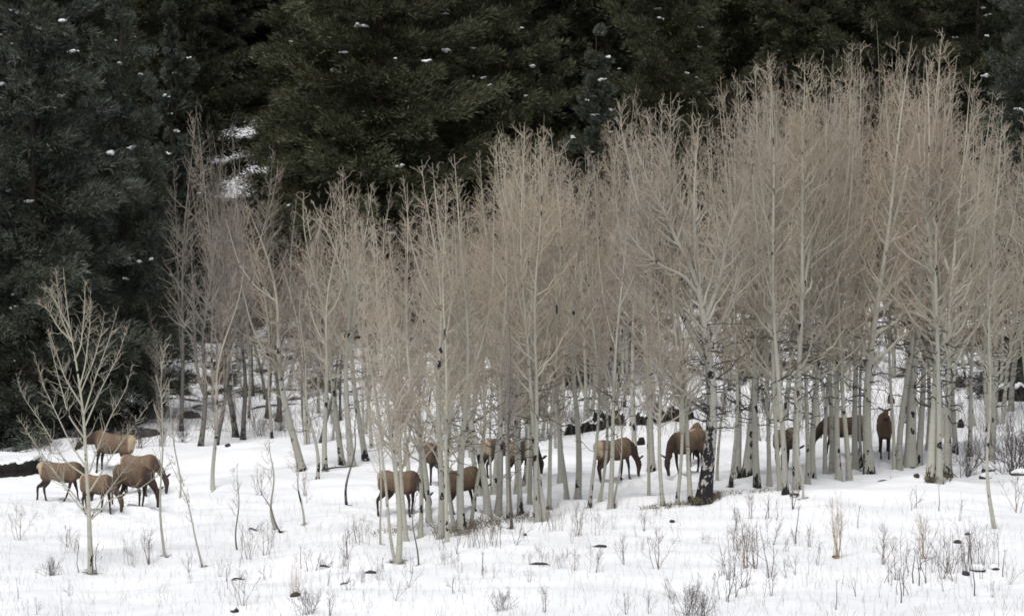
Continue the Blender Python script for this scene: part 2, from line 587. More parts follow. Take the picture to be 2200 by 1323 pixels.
def aspen_at(loc, H, rad, kind, label, group, lean=0., rz=None, idx=None, name='aspen_tree'):
    lst = PROTO[kind]
    H0, r0, (tm, cm) = lst[(NTREE[0] if idx is None else idx) % len(lst)]
    NTREE[0] += 1
    s = H / H0
    root = empty(name, (loc[0], loc[1], loc[2] - .2))
    k = rad / (r0 * s)
    sxy = s * float(np.clip(k ** .4, .75, 1.3))
    root.scale = (sxy, sxy, s)
    root.rotation_euler = (random.gauss(0, .012), lean, 0)
    tag(root, label, 'tree', group)
    t = ob('trunk', tm, root)
    c = ob('crown', cm, root)
    t['foot_scar'] = 1.0 if (' foot' in label or 'black footed' in label or 'burn marks' in label) and 'moss' not in label and 'brown' not in label else (.9 if kind == 'old' else (1.0 if random.random() < .3 else 0.0))
    kk = float(np.clip(rad / (r0 * sxy), .55, 1.9))
    rz = random.uniform(0, 6.283) if rz is None else rz
    t.rotation_euler = (0, 0, rz)
    c.rotation_euler = (0, 0, rz)
    t.scale = (kk, kk, 1)
    BASES.append((loc[0], loc[1], max(.16, rad * 1.7)))
    return root


_ex = [0, 380, 450, 545, 600, 680, 780, 870, 950, 1010, 1100, 1190, 1250, 1330, 1420, 1500, 1560, 1660, 1750, 1850, 1950, 2050, 2110, 2200, 2600]
_ey = [300, 190, 170, 262, 400, 400, 345, 380, 315, 330, 240, 250, 350, 195, 185, 235, 150, 110, 150, 60, 45, 130, 205, 205, 205]


def env(px):
    return float(np.interp(px, _ex, _ey))


# hand placed: base x, base y, top x, top y (0 = the grove's own top line), trunk width px, kind, label
TREES = [
 (355, 1189, 334, 705, 6, 'whip', 'tall thin aspen sapling just right of the grazing elk on the left'),
 (385, 1067, 377, 800, 4, 'pole', 'thin sapling standing behind and right of the left hand elk'),
 (458, 1048, 420, 560, 9, 'thin', 'slim pale aspen alone in the snow between left elk and the old grey trunks'),
 (437, 1210, 405, 955, 5, 'pole', 'bare sapling whip in open snow right of the tall thin sapling'),
 (511, 1176, 478, 985, 4, 'pole', 'dark crooked sapling whip in the middle of the open snow'),
 (594, 1128, 556, 925, 6, 'pole', 'forked pale sapling in open snow, left of its twin'),
 (606, 1135, 566, 1000, 4, 'pole', 'thin sapling leaning just right of the forked pale sapling'),
 (654, 1121, 610, 920, 5, 'pole', 'leaning sapling whip below the black footed leaning aspen'),
 (746, 1080, 720, 860, 6, 'pole', 'reddish brown sapling in front of the forked black footed aspen'),
 (650, 1006, 560, 430, 17, 'tall', 'left leaning pale aspen with a black scarred foot at the edge of open snow'),
 (681, 1025, 650, 600, 8, 'thin', 'slender pale aspen between two black footed aspens'),
 (699, 1008, 686, 480, 12, 'tall', 'pale aspen with black foot, second from the left edge of the grove'),
 (735, 992, 660, 400, 13, 'tall', 'aspen leaning left out of the dark foot shared with the forked aspen'),
 (786, 985, 770, 345, 13, 'tall', 'straight pale aspen with dark foot behind the left elk of the grove'),
 (873, 1156, 842, 450, 10, 'bushy', 'yellowish aspen in front of the elk, right of the front twin stemmed aspen'),
 (818, 1165, 790, 800, 5, 'whip', 'thin sapling at the left edge of the grove beside the front twin stemmed aspen'),
 (903, 1146, 905, 420, 10, 'bushy', 'pale aspen standing before the chest of the left elk of the grove'),
 (922, 1117, 895, 380, 13, 'tall', 'aspen leaning left just right of the left elk of the grove'),
 (900, 1205, 898, 1020, 4, 'pole', 'tiny sapling in front of the grove right of the twin stemmed aspen'),
 (946, 1150, 908, 330, 15, 'tall', 'stout pale aspen with brown foot leaning left before the centre elk'),
 (961, 1163, 953, 400, 9, 'bushy', 'slim aspen standing close in front of the stout brown footed aspen'),
 (978, 1132, 950, 520, 8, 'thin', 'slim yellowish aspen before the rump of the centre elk'),
 (995, 1140, 962, 318, 17, 'tall', 'smooth pale aspen crossing in front of the centre elk'),
 (1012, 1125, 1040, 480, 8, 'thin', 'thin aspen leaning right across the centre elk'),
 (1048, 1098, 1005, 330, 16, 'tall', 'grey aspen at the head of the centre elk, leaning left'),
 (1070, 1092, 1072, 280, 13, 'tall', 'straight grey aspen in the thick clump right of the centre elk'),
 (1095, 1100, 1085, 300, 11, 'bushy', 'yellowish aspen in the thick clump right of the centre elk'),
 (1099, 1128, 1086, 520, 6, 'old', 'dark thin aspen in front of the thick centre clump'),
 (1118, 1095, 1100, 250, 11, 'tall', 'pale aspen right of the dark thin aspen in the centre clump'),
 (1138, 1080, 1120, 300, 10, 'bushy', 'aspen leaning left in the right part of the centre clump'),
 (1155, 1115, 1115, 260, 12, 'tall', 'brown footed aspen at the front right edge of the centre clump'),
 (1172, 1112, 1150, 250, 12, 'tall', 'pale aspen beside the brown footed one, rightmost of the centre clump'),
 (1179, 1087, 1225, 360, 9, 'bushy', 'aspen leaning right, just right of the centre clump'),
 (1204, 1033, 1200, 260, 12, 'tall', 'broad pale trunk standing back between centre clump and the elk in the gap'),
 (1218, 1068, 1205, 380, 10, 'thin', 'slim aspen with mossy foot left of the right leaning curved aspen'),
 (1240, 1070, 1290, 330, 14, 'tall', 'curved aspen leaning right toward the elk in the gap'),
 (1266, 1083, 1262, 380, 8, 'thin', 'slim aspen left of the elk in the gap, with a dark foot'),
 (1287, 1070, 1318, 420, 7, 'thin', 'thin aspen leaning right just left of the elk in the gap'),
 (1311, 1087, 1300, 300, 11, 'tall', 'pale aspen standing in front of the flank of the elk in the gap'),
 (1318, 1078, 1330, 800, 5, 'whip', 'thin yellowish sapling below the elk in the gap'),
 (1364, 972, 1345, 300, 11, 'tall', 'aspen with orange bare wood standing behind the elk in the gap'),
 (1394, 1063, 1390, 420, 7, 'thin', 'thin aspen right of the muzzle of the elk in the gap'),
 (1400, 1005, 1388, 215, 15, 'tall', 'broad pale trunk between the two grazing elk of the gap'),
 (1425, 1078, 1370, 330, 9, 'bushy', 'aspen leaning left between elk in the gap and the charred tree'),
 (1454, 1072, 1410, 300, 8, 'thin', 'orange stained thin aspen leaning left before the dark grazing elk'),
 (1484, 1072, 1425, 185, 10, 'bushy', 'thin aspen leaning left just left of the charred trunk'),
 (1470, 930, 1462, 240, 16, 'tall', 'pale trunk behind the dark grazing elk'),
 (1540, 1025, 1535, 240, 6, 'thin', 'thin stem close right of the charred trunk'),
 (1569, 1038, 1548, 150, 8, 'thin', 'slim pale aspen in the clear space right of the charred trunk'),
 (1583, 1020, 1585, 180, 14, 'thick', 'black footed aspen, left of a pair right of the charred tree'),
 (1603, 1018, 1628, 150, 20, 'thick', 'stout black footed aspen, right of a pair right of the charred tree'),
 (1627, 1041, 1630, 130, 14, 'tall', 'straight pale aspen right of the black footed pair'),
 (1653, 1036, 1640, 180, 10, 'tall', 'pale aspen with long low branch left of the hidden brown elk'),
 (1676, 1052, 1640, 120, 10, 'bushy', 'front aspen of the right grove leaning left below the hidden brown elk'),
 (1688, 1056, 1672, 110, 13, 'tall', 'pale aspen with curved foot crossing the hidden brown elk'),
 (1713, 1046, 1705, 105, 17, 'thick', 'stout yellowish aspen right of the hidden brown elk, with a wood slab at its foot'),
 (1725, 1066, 1722, 780, 5, 'whip', 'thin dead sapling in front of the stout yellowish aspen'),
 (1735, 1033, 1748, 160, 10, 'tall', 'dark streaked aspen close right of the stout yellowish aspen'),
 (1746, 1021, 1765, 150, 13, 'tall', 'pale aspen right of the dark streaked trunk'),
 (1773, 1015, 1768, 160, 9, 'tall', 'slim trunk in the middle of the right grove, leftmost of a tight four'),
 (1786, 1012, 1800, 140, 11, 'tall', 'slim trunk in the middle of the right grove, second of a tight four'),
 (1803, 1027, 1782, 150, 13, 'tall', 'spotted pale aspen at the front of the tight four'),
 (1825, 1024, 1790, 110, 11, 'bushy', 'aspen leaning left in front of the elk walking behind trunks'),
 (1838, 1003, 1850, 80, 13, 'tall', 'pale trunk before the belly of the elk walking behind trunks'),
 (1850, 995, 1846, 110, 7, 'thin', 'thin trunk left of the big aspen with burn marks'),
 (1868, 1013, 1915, 60, 21, 'thick', 'big aspen with black burn marks and orange scar, left of the staring elk'),
 (1931, 998, 1958, 70, 13, 'tall', 'aspen leaning right, just right of the staring elk'),
 (1921, 1001, 1946, 150, 7, 'thin', 'thin stem joined low to the aspen right of the staring elk'),
 (1956, 990, 1975, 45, 24, 'thick', 'very stout pale trunk second right of the staring elk'),
 (1973, 990, 1990, 120, 14, 'tall', 'pale trunk close right of the very stout one'),
 (2001, 1026, 1978, 90, 20, 'thick', 'stout aspen with black hollow foot, left of a clump of three'),
 (2018, 1031, 2034, 110, 14, 'tall', 'spotted aspen with mossy foot, front of the clump of three'),
 (2036, 1020, 2048, 130, 17, 'thick', 'pale aspen with long black streak, right of the clump of three'),
 (2053, 968, 2056, 140, 11, 'tall', 'trunk with a dark foot standing behind the clump of three'),
 (2083, 975, 2120, 205, 10, 'tall', 'aspen leaning right between the clump of three and the dark shrub'),
 (2138, 1131, 2108, 560, 9, 'whip', 'young pale aspen with black rings in front of the dark shrub at right'),
 (2128, 992, 2160, 205, 14, 'tall', 'pale aspen behind the young one with black rings'),
 (2172, 878, 2195, 230, 12, 'tall', 'aspen standing back at the right edge before the dark conifer bottom'),
 (507, 936, 480, 330, 13, 'old', 'stout grey old aspen in the shaded stand, left of a close pair'),
 (522, 940, 520, 420, 11, 'old', 'stout grey old aspen in the shaded stand, right of a close pair'),
 (430, 958, 436, 380, 12, 'old', 'dark old aspen behind the slim pale aspen in the snow'),
 (463, 955, 470, 360, 10, 'old', 'blackish old aspen just left of the grey pair'),
 (574, 893, 560, 300, 10, 'old', 'dark brown old aspen right of the grey pair'),
 (597, 900, 590, 410, 12, 'old', 'broad brown grey trunk in shade behind the left leaning pale aspen'),
 (389, 922, 372, 195, 9, 'old', 'dark slim aspen at the edge of the big spruce'),
 (350, 930, 345, 640, 7, 'old', 'dark short aspen under the edge of the big spruce'),
 (620, 830, 625, 400, 9, 'mauve', 'grey aspen on the slope behind the broad brown grey trunk'),
]
for bx, by, tx, ty, w, kind, lab in TREES:
    p = place(bx, by)
    d = p[1]
    if ty == 0:
        ty = env(tx) + random.uniform(-20, 80)
    H = (by - ty) * d / F
    lean = math.atan2(tx - bx, by - ty)
    aspen_at(p, H / max(.9, math.cos(lean)), w * d / F / 2, kind, lab, 'young aspen saplings' if kind in ('pole', 'whip') else 'aspens of the grove', lean, name='aspen_sapling' if kind in ('pole', 'whip') else 'aspen_tree')


def px_leader(base, d, pts, ydep=None):
    """photo pixels -> metres about the base, at the depth of the tree; ydep gives each point its own depth offset"""
    out = []
    for i, (x, y) in enumerate(pts):
        out.append(((x - base[0]) * d / F, 0 if ydep is None else ydep[i], (base[1] - y) * d / F))
    return np.array(out, float)


def custom_tree(base, label, group, specs, bark, twig, **kw):
    p = place(*base)
    d = p[1]
    lds = []
    for s in specs:
        P = resample(px_leader(base, d, s['pts'], s.get('dep')), 26)
        lds.append(dict(P=P, r0=s['w0'] * d / F / 2, r1=s.get('w1', 1) * d / F / 2, c0=s['c0'], nb=s['nb'], L=s['L'], ang=s.get('ang', (28, 50))))
    r = np.random.default_rng(int(base[0]))
    tm, cm = aspen('own_aspen', r, lds, bark, twig, **kw)
    root = empty('aspen_tree', (p[0], p[1], p[2] - .2))
    tag(root, label, 'tree', group)
    ob('trunk', tm, root)
    ob('crown', cm, root)
    BASES.append((p[0], p[1], .4))
    return root


# young open crowned aspen at the left
_b = (195, 1224)
sp = [dict(pts=[_b, (192, 1110), (186, 990), (180, 880), (168, 790), (156, 720), (145, 660), (136, 560)], w0=11.5, c0=.42, nb=20, L=.9)]
for pts, dep in (
    ([(190, 1095), (150, 1050), (105, 985), (60, 925), (28, 878)], .5), ([(189, 1085), (140, 1020), (95, 965), (62, 900)], -.6),
    ([(188, 1010), (140, 975), (90, 890), (55, 840), (38, 785)], -.3), ([(187, 990), (150, 940), (115, 870), (85, 810), (63, 740)], .6),
    ([(184, 930), (150, 880), (130, 800), (115, 730), (110, 690)], -.5), ([(178, 860), (140, 800), (118, 740), (100, 690)], .2),
    ([(156, 720), (125, 690), (100, 650), (76, 635)], .3), ([(150, 690), (125, 640), (105, 600), (98, 610)], -.3),
    ([(152, 715), (130, 665), (122, 600), (119, 562)], .1), ([(160, 760), (172, 730), (178, 650), (178, 585)], .4),
    ([(170, 820), (185, 770), (196, 690), (200, 605)], -.4), ([(172, 830), (200, 760), (216, 700), (220, 655)], .3),
    ([(178, 880), (205, 800), (235, 720), (258, 645)], -.3), ([(183, 900), (215, 820), (245, 760), (275, 670)], .5),
    ([(192, 1000), (210, 950), (240, 880), (275, 820), (292, 765)], -.5), ([(193, 1040), (235, 970), (280, 905), (318, 850)], .4),
    ([(197, 1100), (240, 1055), (300, 1035), (335, 1010), (372, 975)], -.4), ([(195, 1098), (215, 1060), (255, 1005), (300, 950)], .6)):
    n = len(pts)
    sp.append(dict(pts=pts, dep=[dep * 1.6 * k / (n - 1) for k in range(n)], w0=3.6, w1=.4, c0=.2, nb=20, L=.6, ang=(30, 65)))
custom_tree(_b, 'young aspen with wide open candelabra crown alone in front of the left elk', 'aspens of the grove', sp, M_BARKY, M_TWIGY, dens=.62, tk=.6)

# the charred old aspen
_b = (1511, 1072)
sp = [dict(pts=[_b, (1522, 980), (1530, 900), (1532, 820), (1520, 740), (1512, 660), (1497, 590), (1492, 500), (1490, 400), (1498, 300), (1502, 235)], w0=31, c0=.36, nb=40, L=2.0)]
for pts, dep, w, nb, L in (
    ([(1516, 760), (1480, 690), (1440, 610), (1415, 545), (1390, 470), (1365, 400), (1352, 330), (1335, 260), (1332, 200)], .6, 14, 44, 1.6),
    ([(1498, 600), (1478, 545), (1450, 500), (1425, 440), (1395, 390), (1370, 320), (1352, 270)], -.5, 14, 40, 1.5),
    ([(1500, 620), (1470, 580), (1420, 560), (1370, 520), (1335, 470), (1310, 440)], -1.2, 9, 30, 1.3),
    ([(1496, 560), (1460, 440), (1440, 350), (1420, 280), (1425, 195)], .3, 12, 40, 1.4),
    ([(1515, 680), (1545, 590), (1560, 500), (1585, 430), (1600, 360)], -.7, 12, 36, 1.6),
    ([(1520, 740), (1570, 640), (1600, 540), (1640, 480), (1665, 420)], .9, 10, 34, 1.6),
    ([(1522, 860), (1470, 830), (1420, 790), (1380, 740), (1345, 690)], -1.5, 8, 26, 1.3),
    ([(1525, 870), (1480, 850), (1430, 830), (1390, 822), (1350, 800)], .8, 8, 20, 1.0)):
    n = len(pts)
    sp.append(dict(pts=pts, dep=[dep * 1.5 * k / (n - 1) for k in range(n)], w0=w, w1=.6, c0=.2, nb=nb, L=L))
custom_tree(_b, 'big old aspen with charred black lower trunk leaning at the middle of the grove front', 'aspens of the grove', sp, M_CHAR, M_TWIG, dead=46)

# forked aspen with black foot
_b = (757, 995)
sp = [dict(pts=[_b, (750, 930), (744, 840), (742, 760), (748, 715), (765, 650), (770, 560), (790, 470), (800, 380)], w0=15, c0=.4, nb=34, L=1.7),
      dict(pts=[(742, 752), (725, 715), (700, 660), (675, 590), (668, 520), (655, 430)], dep=[0, .1, .3, .5, .5, .6], w0=10, c0=.15, nb=34, L=1.7),
      dict(pts=[(745, 735), (752, 660), (740, 580), (715, 510), (690, 460), (672, 420)], dep=[0, -.2, -.4, -.5, -.6, -.6], w0=9, c0=.2, nb=30, L=1.5)]
custom_tree(_b, 'aspen forking into three pale limbs above a black foot at the grove left side', 'aspens of the grove', sp, M_BARK, M_TWIG, dead=6)

# front twin stemmed aspen
_b = (855, 1202)
sp = [dict(pts=[_b, (861, 1130), (855, 1040), (845, 960), (838, 900), (826, 780), (812, 640), (800, 470)], w0=13, c0=.3, nb=52, L=1.9),
      dict(pts=[(850, 1200), (838, 1140), (832, 1050), (822, 960), (810, 860), (790, 720), (782, 600)], dep=[0, -.1, -.2, -.3, -.4, -.5, -.6], w0=7, c0=.3, nb=40, L=1.4)]
custom_tree(_b, 'front twin stemmed yellowish aspen standing furthest down the snow before the grove', 'aspens of the grove', sp, M_BARKY, M_TWIG)

# ------------------------------------------------------------------ elk spots (needed to keep fill trees off them)
ELK = [
 # px, py, heading (0 right, 90 away, 180 left, -90 toward camera), size, pose, label
 (131, 1076, -6, 1.0, 'graze', 'walk', 'leftmost elk, walking to the right with pale rump, its head hidden by the young aspen'),
 (210, 1100, -40, .93, 'graze', 'a', 'small grazing elk right behind the trunk of the young aspen, muzzle in the snow'),
 (284, 1087, -38, 1.02, 'graze', 'b', 'grazing elk with cream rump in front of another elk, its muzzle at the snow'),
 (303, 1061, -34, 1.02, 'graze', 'a', 'elk standing behind another at the right of the left group, ears up at the sapling'),
 (236, 1018, 160, 1.13, 'low', 'c', 'large elk highest in the left group, facing left with broad buff rump'),
 (860, 1108, -36, 1.03, 'graze', 'b', 'elk with dark legs at the left edge of the grove behind yellowish stems'),
 (998, 1098, 42, 1.0, 'graze', 'a', 'elk seen from behind in the centre of the grove front, pale inner thighs'),
 (928, 1037, -75, .98, 'graze', 'c', 'reddish elk mostly hidden by trunks behind the front elk of the grove'),
 (1070, 1022, 52, .98, 'graze', 'b', 'elk of which a buff rump shows between trunks behind the centre clump'),
 (1128, 1026, 58, 1.0, 'graze', 'a', 'greyish elk behind the right part of the centre clump'),
 (1324, 1030, 38, 1.0, 'graze', 'b', 'elk grazing in the snowy gap with its head down to the right'),
 (1480, 1017, -137, 1.04, 'graze', 'a', 'dark grazing elk facing left just left of the charred trunk'),
 (1496, 990, 82, .98, 'graze', 'c', 'pale tan elk seen from behind, above the back of the dark grazing elk'),
 (1900, 977, -93, .97, 'up', 'c', 'elk standing head on and staring at the camera between right hand trunks'),
 (1813, 978, 172, 1.0, 'graze', 'walk', 'elk with tan rump walking left behind trunks beside the big burn marked aspen'),
 (1692, 1006, 62, 1.0, 'graze', 'b', 'brown elk of which only the flank shows between two right grove trunks'),
]
ELKPOS = [place(e[0], e[1]) for e in ELK]

# ------------------------------------------------------------------ fill trees of the grove
FILL = [
 (1022, 1150, 120.5, 127, 9, ('tall', 'bushy', 'thin'), (0, 150), 'inside the tight centre clump'),
 # px0, px1, d0, d1, count, kinds, extra top drop, zone phrase
 (1570, 2260, 131, 158, 36, ('tall', 'tall', 'thin', 'bushy', 'tall'), (-25, 190), 'packed deep inside the right hand grove'),
 (1520, 2160, 160, 205, 42, ('tall', 'mauve', 'mauve', 'tall'), (-25, 130), 'on the slope rising behind the right hand grove'),
 (1190, 1570, 136, 178, 34, ('tall', 'thin', 'bushy', 'mauve'), (-25, 200), 'behind the gap where elk graze'),
 (770, 1190, 130, 172, 36, ('bushy', 'thin', 'tall', 'tall'), (-25, 220), 'packed behind the centre clump'),
 (580, 800, 150, 195, 24, ('thin', 'mauve', 'mauve', 'old'), (-10, 220), 'in the shaded stand behind the forked aspen'),
 (375, 610, 158, 222, 29, ('mauve', 'mauve', 'old', 'mauve', 'thin'), (0, 230), 'in the grey stand beside the big spruce'),
]
px_of = lambda x, y: 1100 + F * x / y
for zi, (p0, p1, d0, d1, cnt, kinds, drop, phrase) in enumerate(FILL):
    done = tries = 0
    mate = None
    while done < cnt and tries < 4000:
        tries += 1
        px = random.uniform(p0, p1)
        d = random.uniform(d0, d1)
        fan = None
        if mate and random.random() < .62:      # aspens sprout in clumps that fan out from one foot
            a_ = random.uniform(0, 6.283)
            rr_ = random.uniform(.3, .75)
            px, d = px_of(mate[0] + rr_ * math.cos(a_), mate[1] + rr_ * math.sin(a_)), mate[1] + rr_ * math.sin(a_)
            fan = math.cos(a_)
        x, y, z = at_depth(px, d)
        if any((x - b[0]) ** 2 + (y - b[1]) ** 2 < (.05 if fan is not None else .55) for b in BASES):
            continue
        if any((x - e[0]) ** 2 + (y - e[1]) ** 2 < 2.0 for e in ELKPOS):
            continue
        # the opening in front of the dark bank, and the snow beside the left elk, stay clear
        bx, by = pix(x, y, z)
        if 1240 < bx < 1560 and 925 < by < 1000 and random.random() < .75:
            continue
        tx = bx + (random.gauss(0, 60) if fan is None else fan * random.uniform(40, 150) + random.gauss(0, 20))
        ty = env(tx) + random.uniform(*drop) ** 1.0
        if zi == 6 and 470 < tx < 610:
            ty = max(ty, 240)
        H = (by - ty) * d / F
        if H < 5 or H > 16.5:
            continue
        kind = random.choice(kinds)
        rad = {'tall': .095, 'thin': .06, 'bushy': .075, 'thick': .15, 'old': .075, 'mauve': .06}[kind] * random.uniform(.6, 1.1)
        half = 'nearer the left end' if px < p0 + (p1 - p0) * .34 else ('nearer the right end' if px > p0 + (p1 - p0) * .67 else 'about the middle')
        look = {'tall': 'pale bare aspen', 'thin': 'thin pale aspen', 'bushy': 'twiggy yellowish aspen', 'thick': 'stout pale aspen', 'old': 'dark grey aspen', 'mauve': 'slender grey aspen'}[kind]
        aspen_at((x, y, z), H, rad, kind, '%s %s, %s' % (look, phrase, half), 'aspens ' + phrase, math.atan2(tx - bx, by - ty))
        done += 1
        mate = (x, y) if (fan is None or random.random() < .5) else None


# ------------------------------------------------------------------ conifers
def conifer(seed, H, rad, mat, gap=1.0, droop=.25, base=.06, sharp=.8):
    r = np.random.default_rng(seed)
    t = np.linspace(0, 1, 20)
    P = np.zeros((20, 3))
    P[:, 2] = t * H
    P[:, 0] = np.sin(t * 4 + seed) * .12 * t
    R = .19 * H / 25 * (1 - t) ** .9 + .015
    tb = Bag()
    tb.tub(P[None], R[None], 9, 0)
    # boughs gather in clumps with open dark gaps between them
    nc = int(3.3 * H)
    cs, ca = [], []
    for _ in range(nc):
        best, bd = None, -1
        for _k in range(7):
            q1, q2 = base + (.985 - base) * r.random(), r.uniform(0, 2 * np.pi)
            dm = 9e9
            if cs:
                R_ = rad * max(.15, 1 - q1)
                da = np.abs((np.array(ca) - q2 + np.pi) % (2 * np.pi) - np.pi) * R_
                dm = float(np.min(da ** 2 + ((np.array(cs) - q1) * H) ** 2))
            if dm > bd:
                best, bd = (q1, q2), dm
        cs.append(best[0])
        ca.append(best[1])
    cs, ca = np.array(cs), np.array(ca)
    cl = 1 + r.normal(0, .17, nc)
    s = np.concatenate([cs + r.normal(0, .16, nc) / H, cs + r.normal(0, .22, nc) / H])
    az = np.concatenate([ca, ca + r.normal(0, .26, nc)])
    lump = np.concatenate([cl, cl * r.uniform(.75, 1.05, nc)])
    ni = int(2.6 * H)                                 # short shaded boughs close to the stem
    s = np.concatenate([s, base + (.95 - base) * r.random(ni)])
    az = np.concatenate([az, r.uniform(0, 2 * np.pi, ni)])
    lump = np.concatenate([lump, r.uniform(.35, .6, ni)])
    s = np.clip(s, base, .99)
    nb = len(s)
    L = np.clip(rad * np.clip((1 - s) / (1 - base) * 1.12, 0, 1) ** sharp * lump, .3, rad * 1.6)
    n = 7
    u = np.linspace(0, 1, n)
    hd = np.stack([np.cos(az), np.sin(az)], 1)
    B = np.zeros((nb, n, 3))
    zb = s * H
    elev = (.40 * s - droop) + np.concatenate([np.tile(r.normal(0, .07, nc), 2), r.normal(0, .05, ni)])
    for k in range(n):
        rr = L * u[k]
        B[:, k, :2] = hd * rr[:, None]
        B[:, k, 2] = zb + rr * elev + L * (.16 * (u[k] ** 3)) - L * .12 * np.sin(np.pi * u[k]) * r.uniform(.3, 1, nb)
    B[:, :, 0] += (np.sin(s * 4 + seed) * .12 * s)[:, None]
    B[:, 1:] += r.normal(0, .05, (nb, n - 1, 3))
    RB = np.clip(.010 * L, .008, .05)[:, None] * (1 - u * .8)[None]
    cb = Bag()
    cb.tub(B, RB, 3, .1)
    # foliage pads: flat drooping cushions of needle sprays set along the outer part of each bough
    npad = np.clip((L * 1.75 / gap).astype(int) + 1, 2, 8)
    ib = np.repeat(np.arange(nb), npad)
    M = len(ib)
    u_ = 1 - .78 * r.uniform(0, 1, M) ** 1.25
    f = u_ * (n - 1)
    k0 = np.minimum(f.astype(int), n - 2)
    tt = (f - k0)[:, None]
    C = B[ib, k0] * (1 - tt) + B[ib, k0 + 1] * tt
    out = norm(B[ib, n - 1] - B[ib, 0])
    lat = np.stack([-hd[ib, 1], hd[ib, 0], np.zeros(M)], 1)
    side = r.normal(0, 1, M) * .26 * L[ib] * (1.08 - u_)
    C = C + lat * side[:, None] - out * (np.abs(side) * .35)[:, None]
    C[:, 2] -= np.abs(side) * .25
    od = norm(out + lat * (np.sign(side) * .55)[:, None] * r.uniform(.2, 1, (M, 1)) + r.normal(0, .18, (M, 3)))
    ld = norm(np.cross(od, np.array([0, 0, 1.])))
    ud = np.cross(ld, od)
    ps = np.clip(.22 + .11 * L[ib], .24, .66) * r.uniform(.65, 1.3, M)
    kb = 118
    idx = np.repeat(np.arange(M), kb)
    q = norm(r.normal(size=(M * kb, 3))) * r.uniform(.3, 1., (M * kb, 1)) ** .4
    q[:, 2] = np.where(r.random(M * kb) < .7, np.abs(q[:, 2]), q[:, 2])
    q *= (1 + .22 * np.sin(q[:, :1] * 5 + idx[:, None]) * np.sin(q[:, 1:2] * 5 + idx[:, None] * 2))
    sz = ps[idx][:, None]
    pos = C[idx] + (od[idx] * q[:, :1] * 1.15 + ld[idx] * q[:, 1:2] * .8 + ud[idx] * q[:, 2:] * .55) * sz
    pos[:, 2] -= (q[:, 0] ** 2 * .25 + q[:, 1] ** 2 * .3) * sz[:, 0]
    d = norm(od[idx] * .9 + ld[idx] * q[:, 1:2] * .8 + ud[idx] * (q[:, 2:] * .8 + .15) + r.normal(0, .33, (M * kb, 3)))
    ln = r.uniform(.15, .33, (len(idx), 1))
    wv = norm(np.cross(d, r.normal(size=(len(idx), 3)))) * r.uniform(.020, .040, (len(idx), 1))
    V = np.stack([pos - wv, pos + wv, pos + d * ln], 1).reshape(-1, 3)
    Ft = np.arange(len(V)).reshape(-1, 3)
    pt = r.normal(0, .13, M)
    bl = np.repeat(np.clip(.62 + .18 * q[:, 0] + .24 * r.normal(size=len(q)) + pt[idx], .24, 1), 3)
    nv = cb.n
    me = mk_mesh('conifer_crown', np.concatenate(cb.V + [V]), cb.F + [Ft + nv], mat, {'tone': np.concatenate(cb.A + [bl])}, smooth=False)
    # snow left on some boughs: each patch its own small mesh
    sn = []
    for j in r.choice(np.where(ps > .25)[0], 40, replace=False):
        big = r.uniform(.55, 1.5)
        VV, FF, c0_ = [], [], 0
        for _ in range(r.integers(3, 7)):
            V2, F2 = blob(r, big * r.uniform(.05, .11), .42, 7, 4, .8)
            o = (od[j] * np.clip(r.normal(0, .09), -.14, .14) + ld[j] * np.clip(r.normal(0, .06), -.1, .1) + np.array([0, 0, r.normal(0, .015)])) * big
            VV.append(V2 + o)
            FF.append(F2 + c0_)
            c0_ += len(V2)
        sn.append((C[j] + np.array([0, 0, ps[j] * .60 + .08]), mk_mesh('bough_snow', np.concatenate(VV), FF, M_SNOWC)))
    return H, (tb.mesh('conifer_trunk', M_CTRUNK), me, sn)


def blob(r, rad, flat=1., nu=8, nv=5, rough=.25):
    th = np.arange(nu) * 2 * np.pi / nu
    ph = np.linspace(-np.pi / 2, np.pi / 2, nv + 2)
    V = []
    for p_ in ph:
        V.append(np.stack([np.cos(th) * np.cos(p_), np.sin(th) * np.cos(p_), np.full(nu, np.sin(p_))], 1))
    V = np.array(V).reshape(-1, 3)
    o = r.uniform(0, 6, 3)
    k = 1 + rough * (np.sin(V[:, 0] * 2.7 + o[0]) + np.sin(V[:, 1] * 3.1 + o[1]) + np.sin(V[:, 2] * 2.3 + V[:, 0] * 2 + o[2])) / 2
    V = V * k[:, None] * rad * np.array([1, 1, flat])
    a = (np.arange(nv + 1) * nu)[:, None]
    j = np.arange(nu)[None]
    j2 = (np.arange(nu) + 1)[None] % nu
    return V, np.stack([a + j, a + j2, a + nu + j2, a + nu + j], -1).reshape(-1, 4)


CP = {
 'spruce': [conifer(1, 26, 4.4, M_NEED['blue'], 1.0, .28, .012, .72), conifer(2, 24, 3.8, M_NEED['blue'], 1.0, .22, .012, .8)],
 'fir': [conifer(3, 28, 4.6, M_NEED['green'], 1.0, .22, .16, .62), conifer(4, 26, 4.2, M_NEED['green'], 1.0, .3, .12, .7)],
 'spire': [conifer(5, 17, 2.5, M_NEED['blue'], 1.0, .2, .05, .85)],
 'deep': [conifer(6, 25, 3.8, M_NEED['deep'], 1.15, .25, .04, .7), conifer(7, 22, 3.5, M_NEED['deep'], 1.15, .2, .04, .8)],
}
NCON = [0]


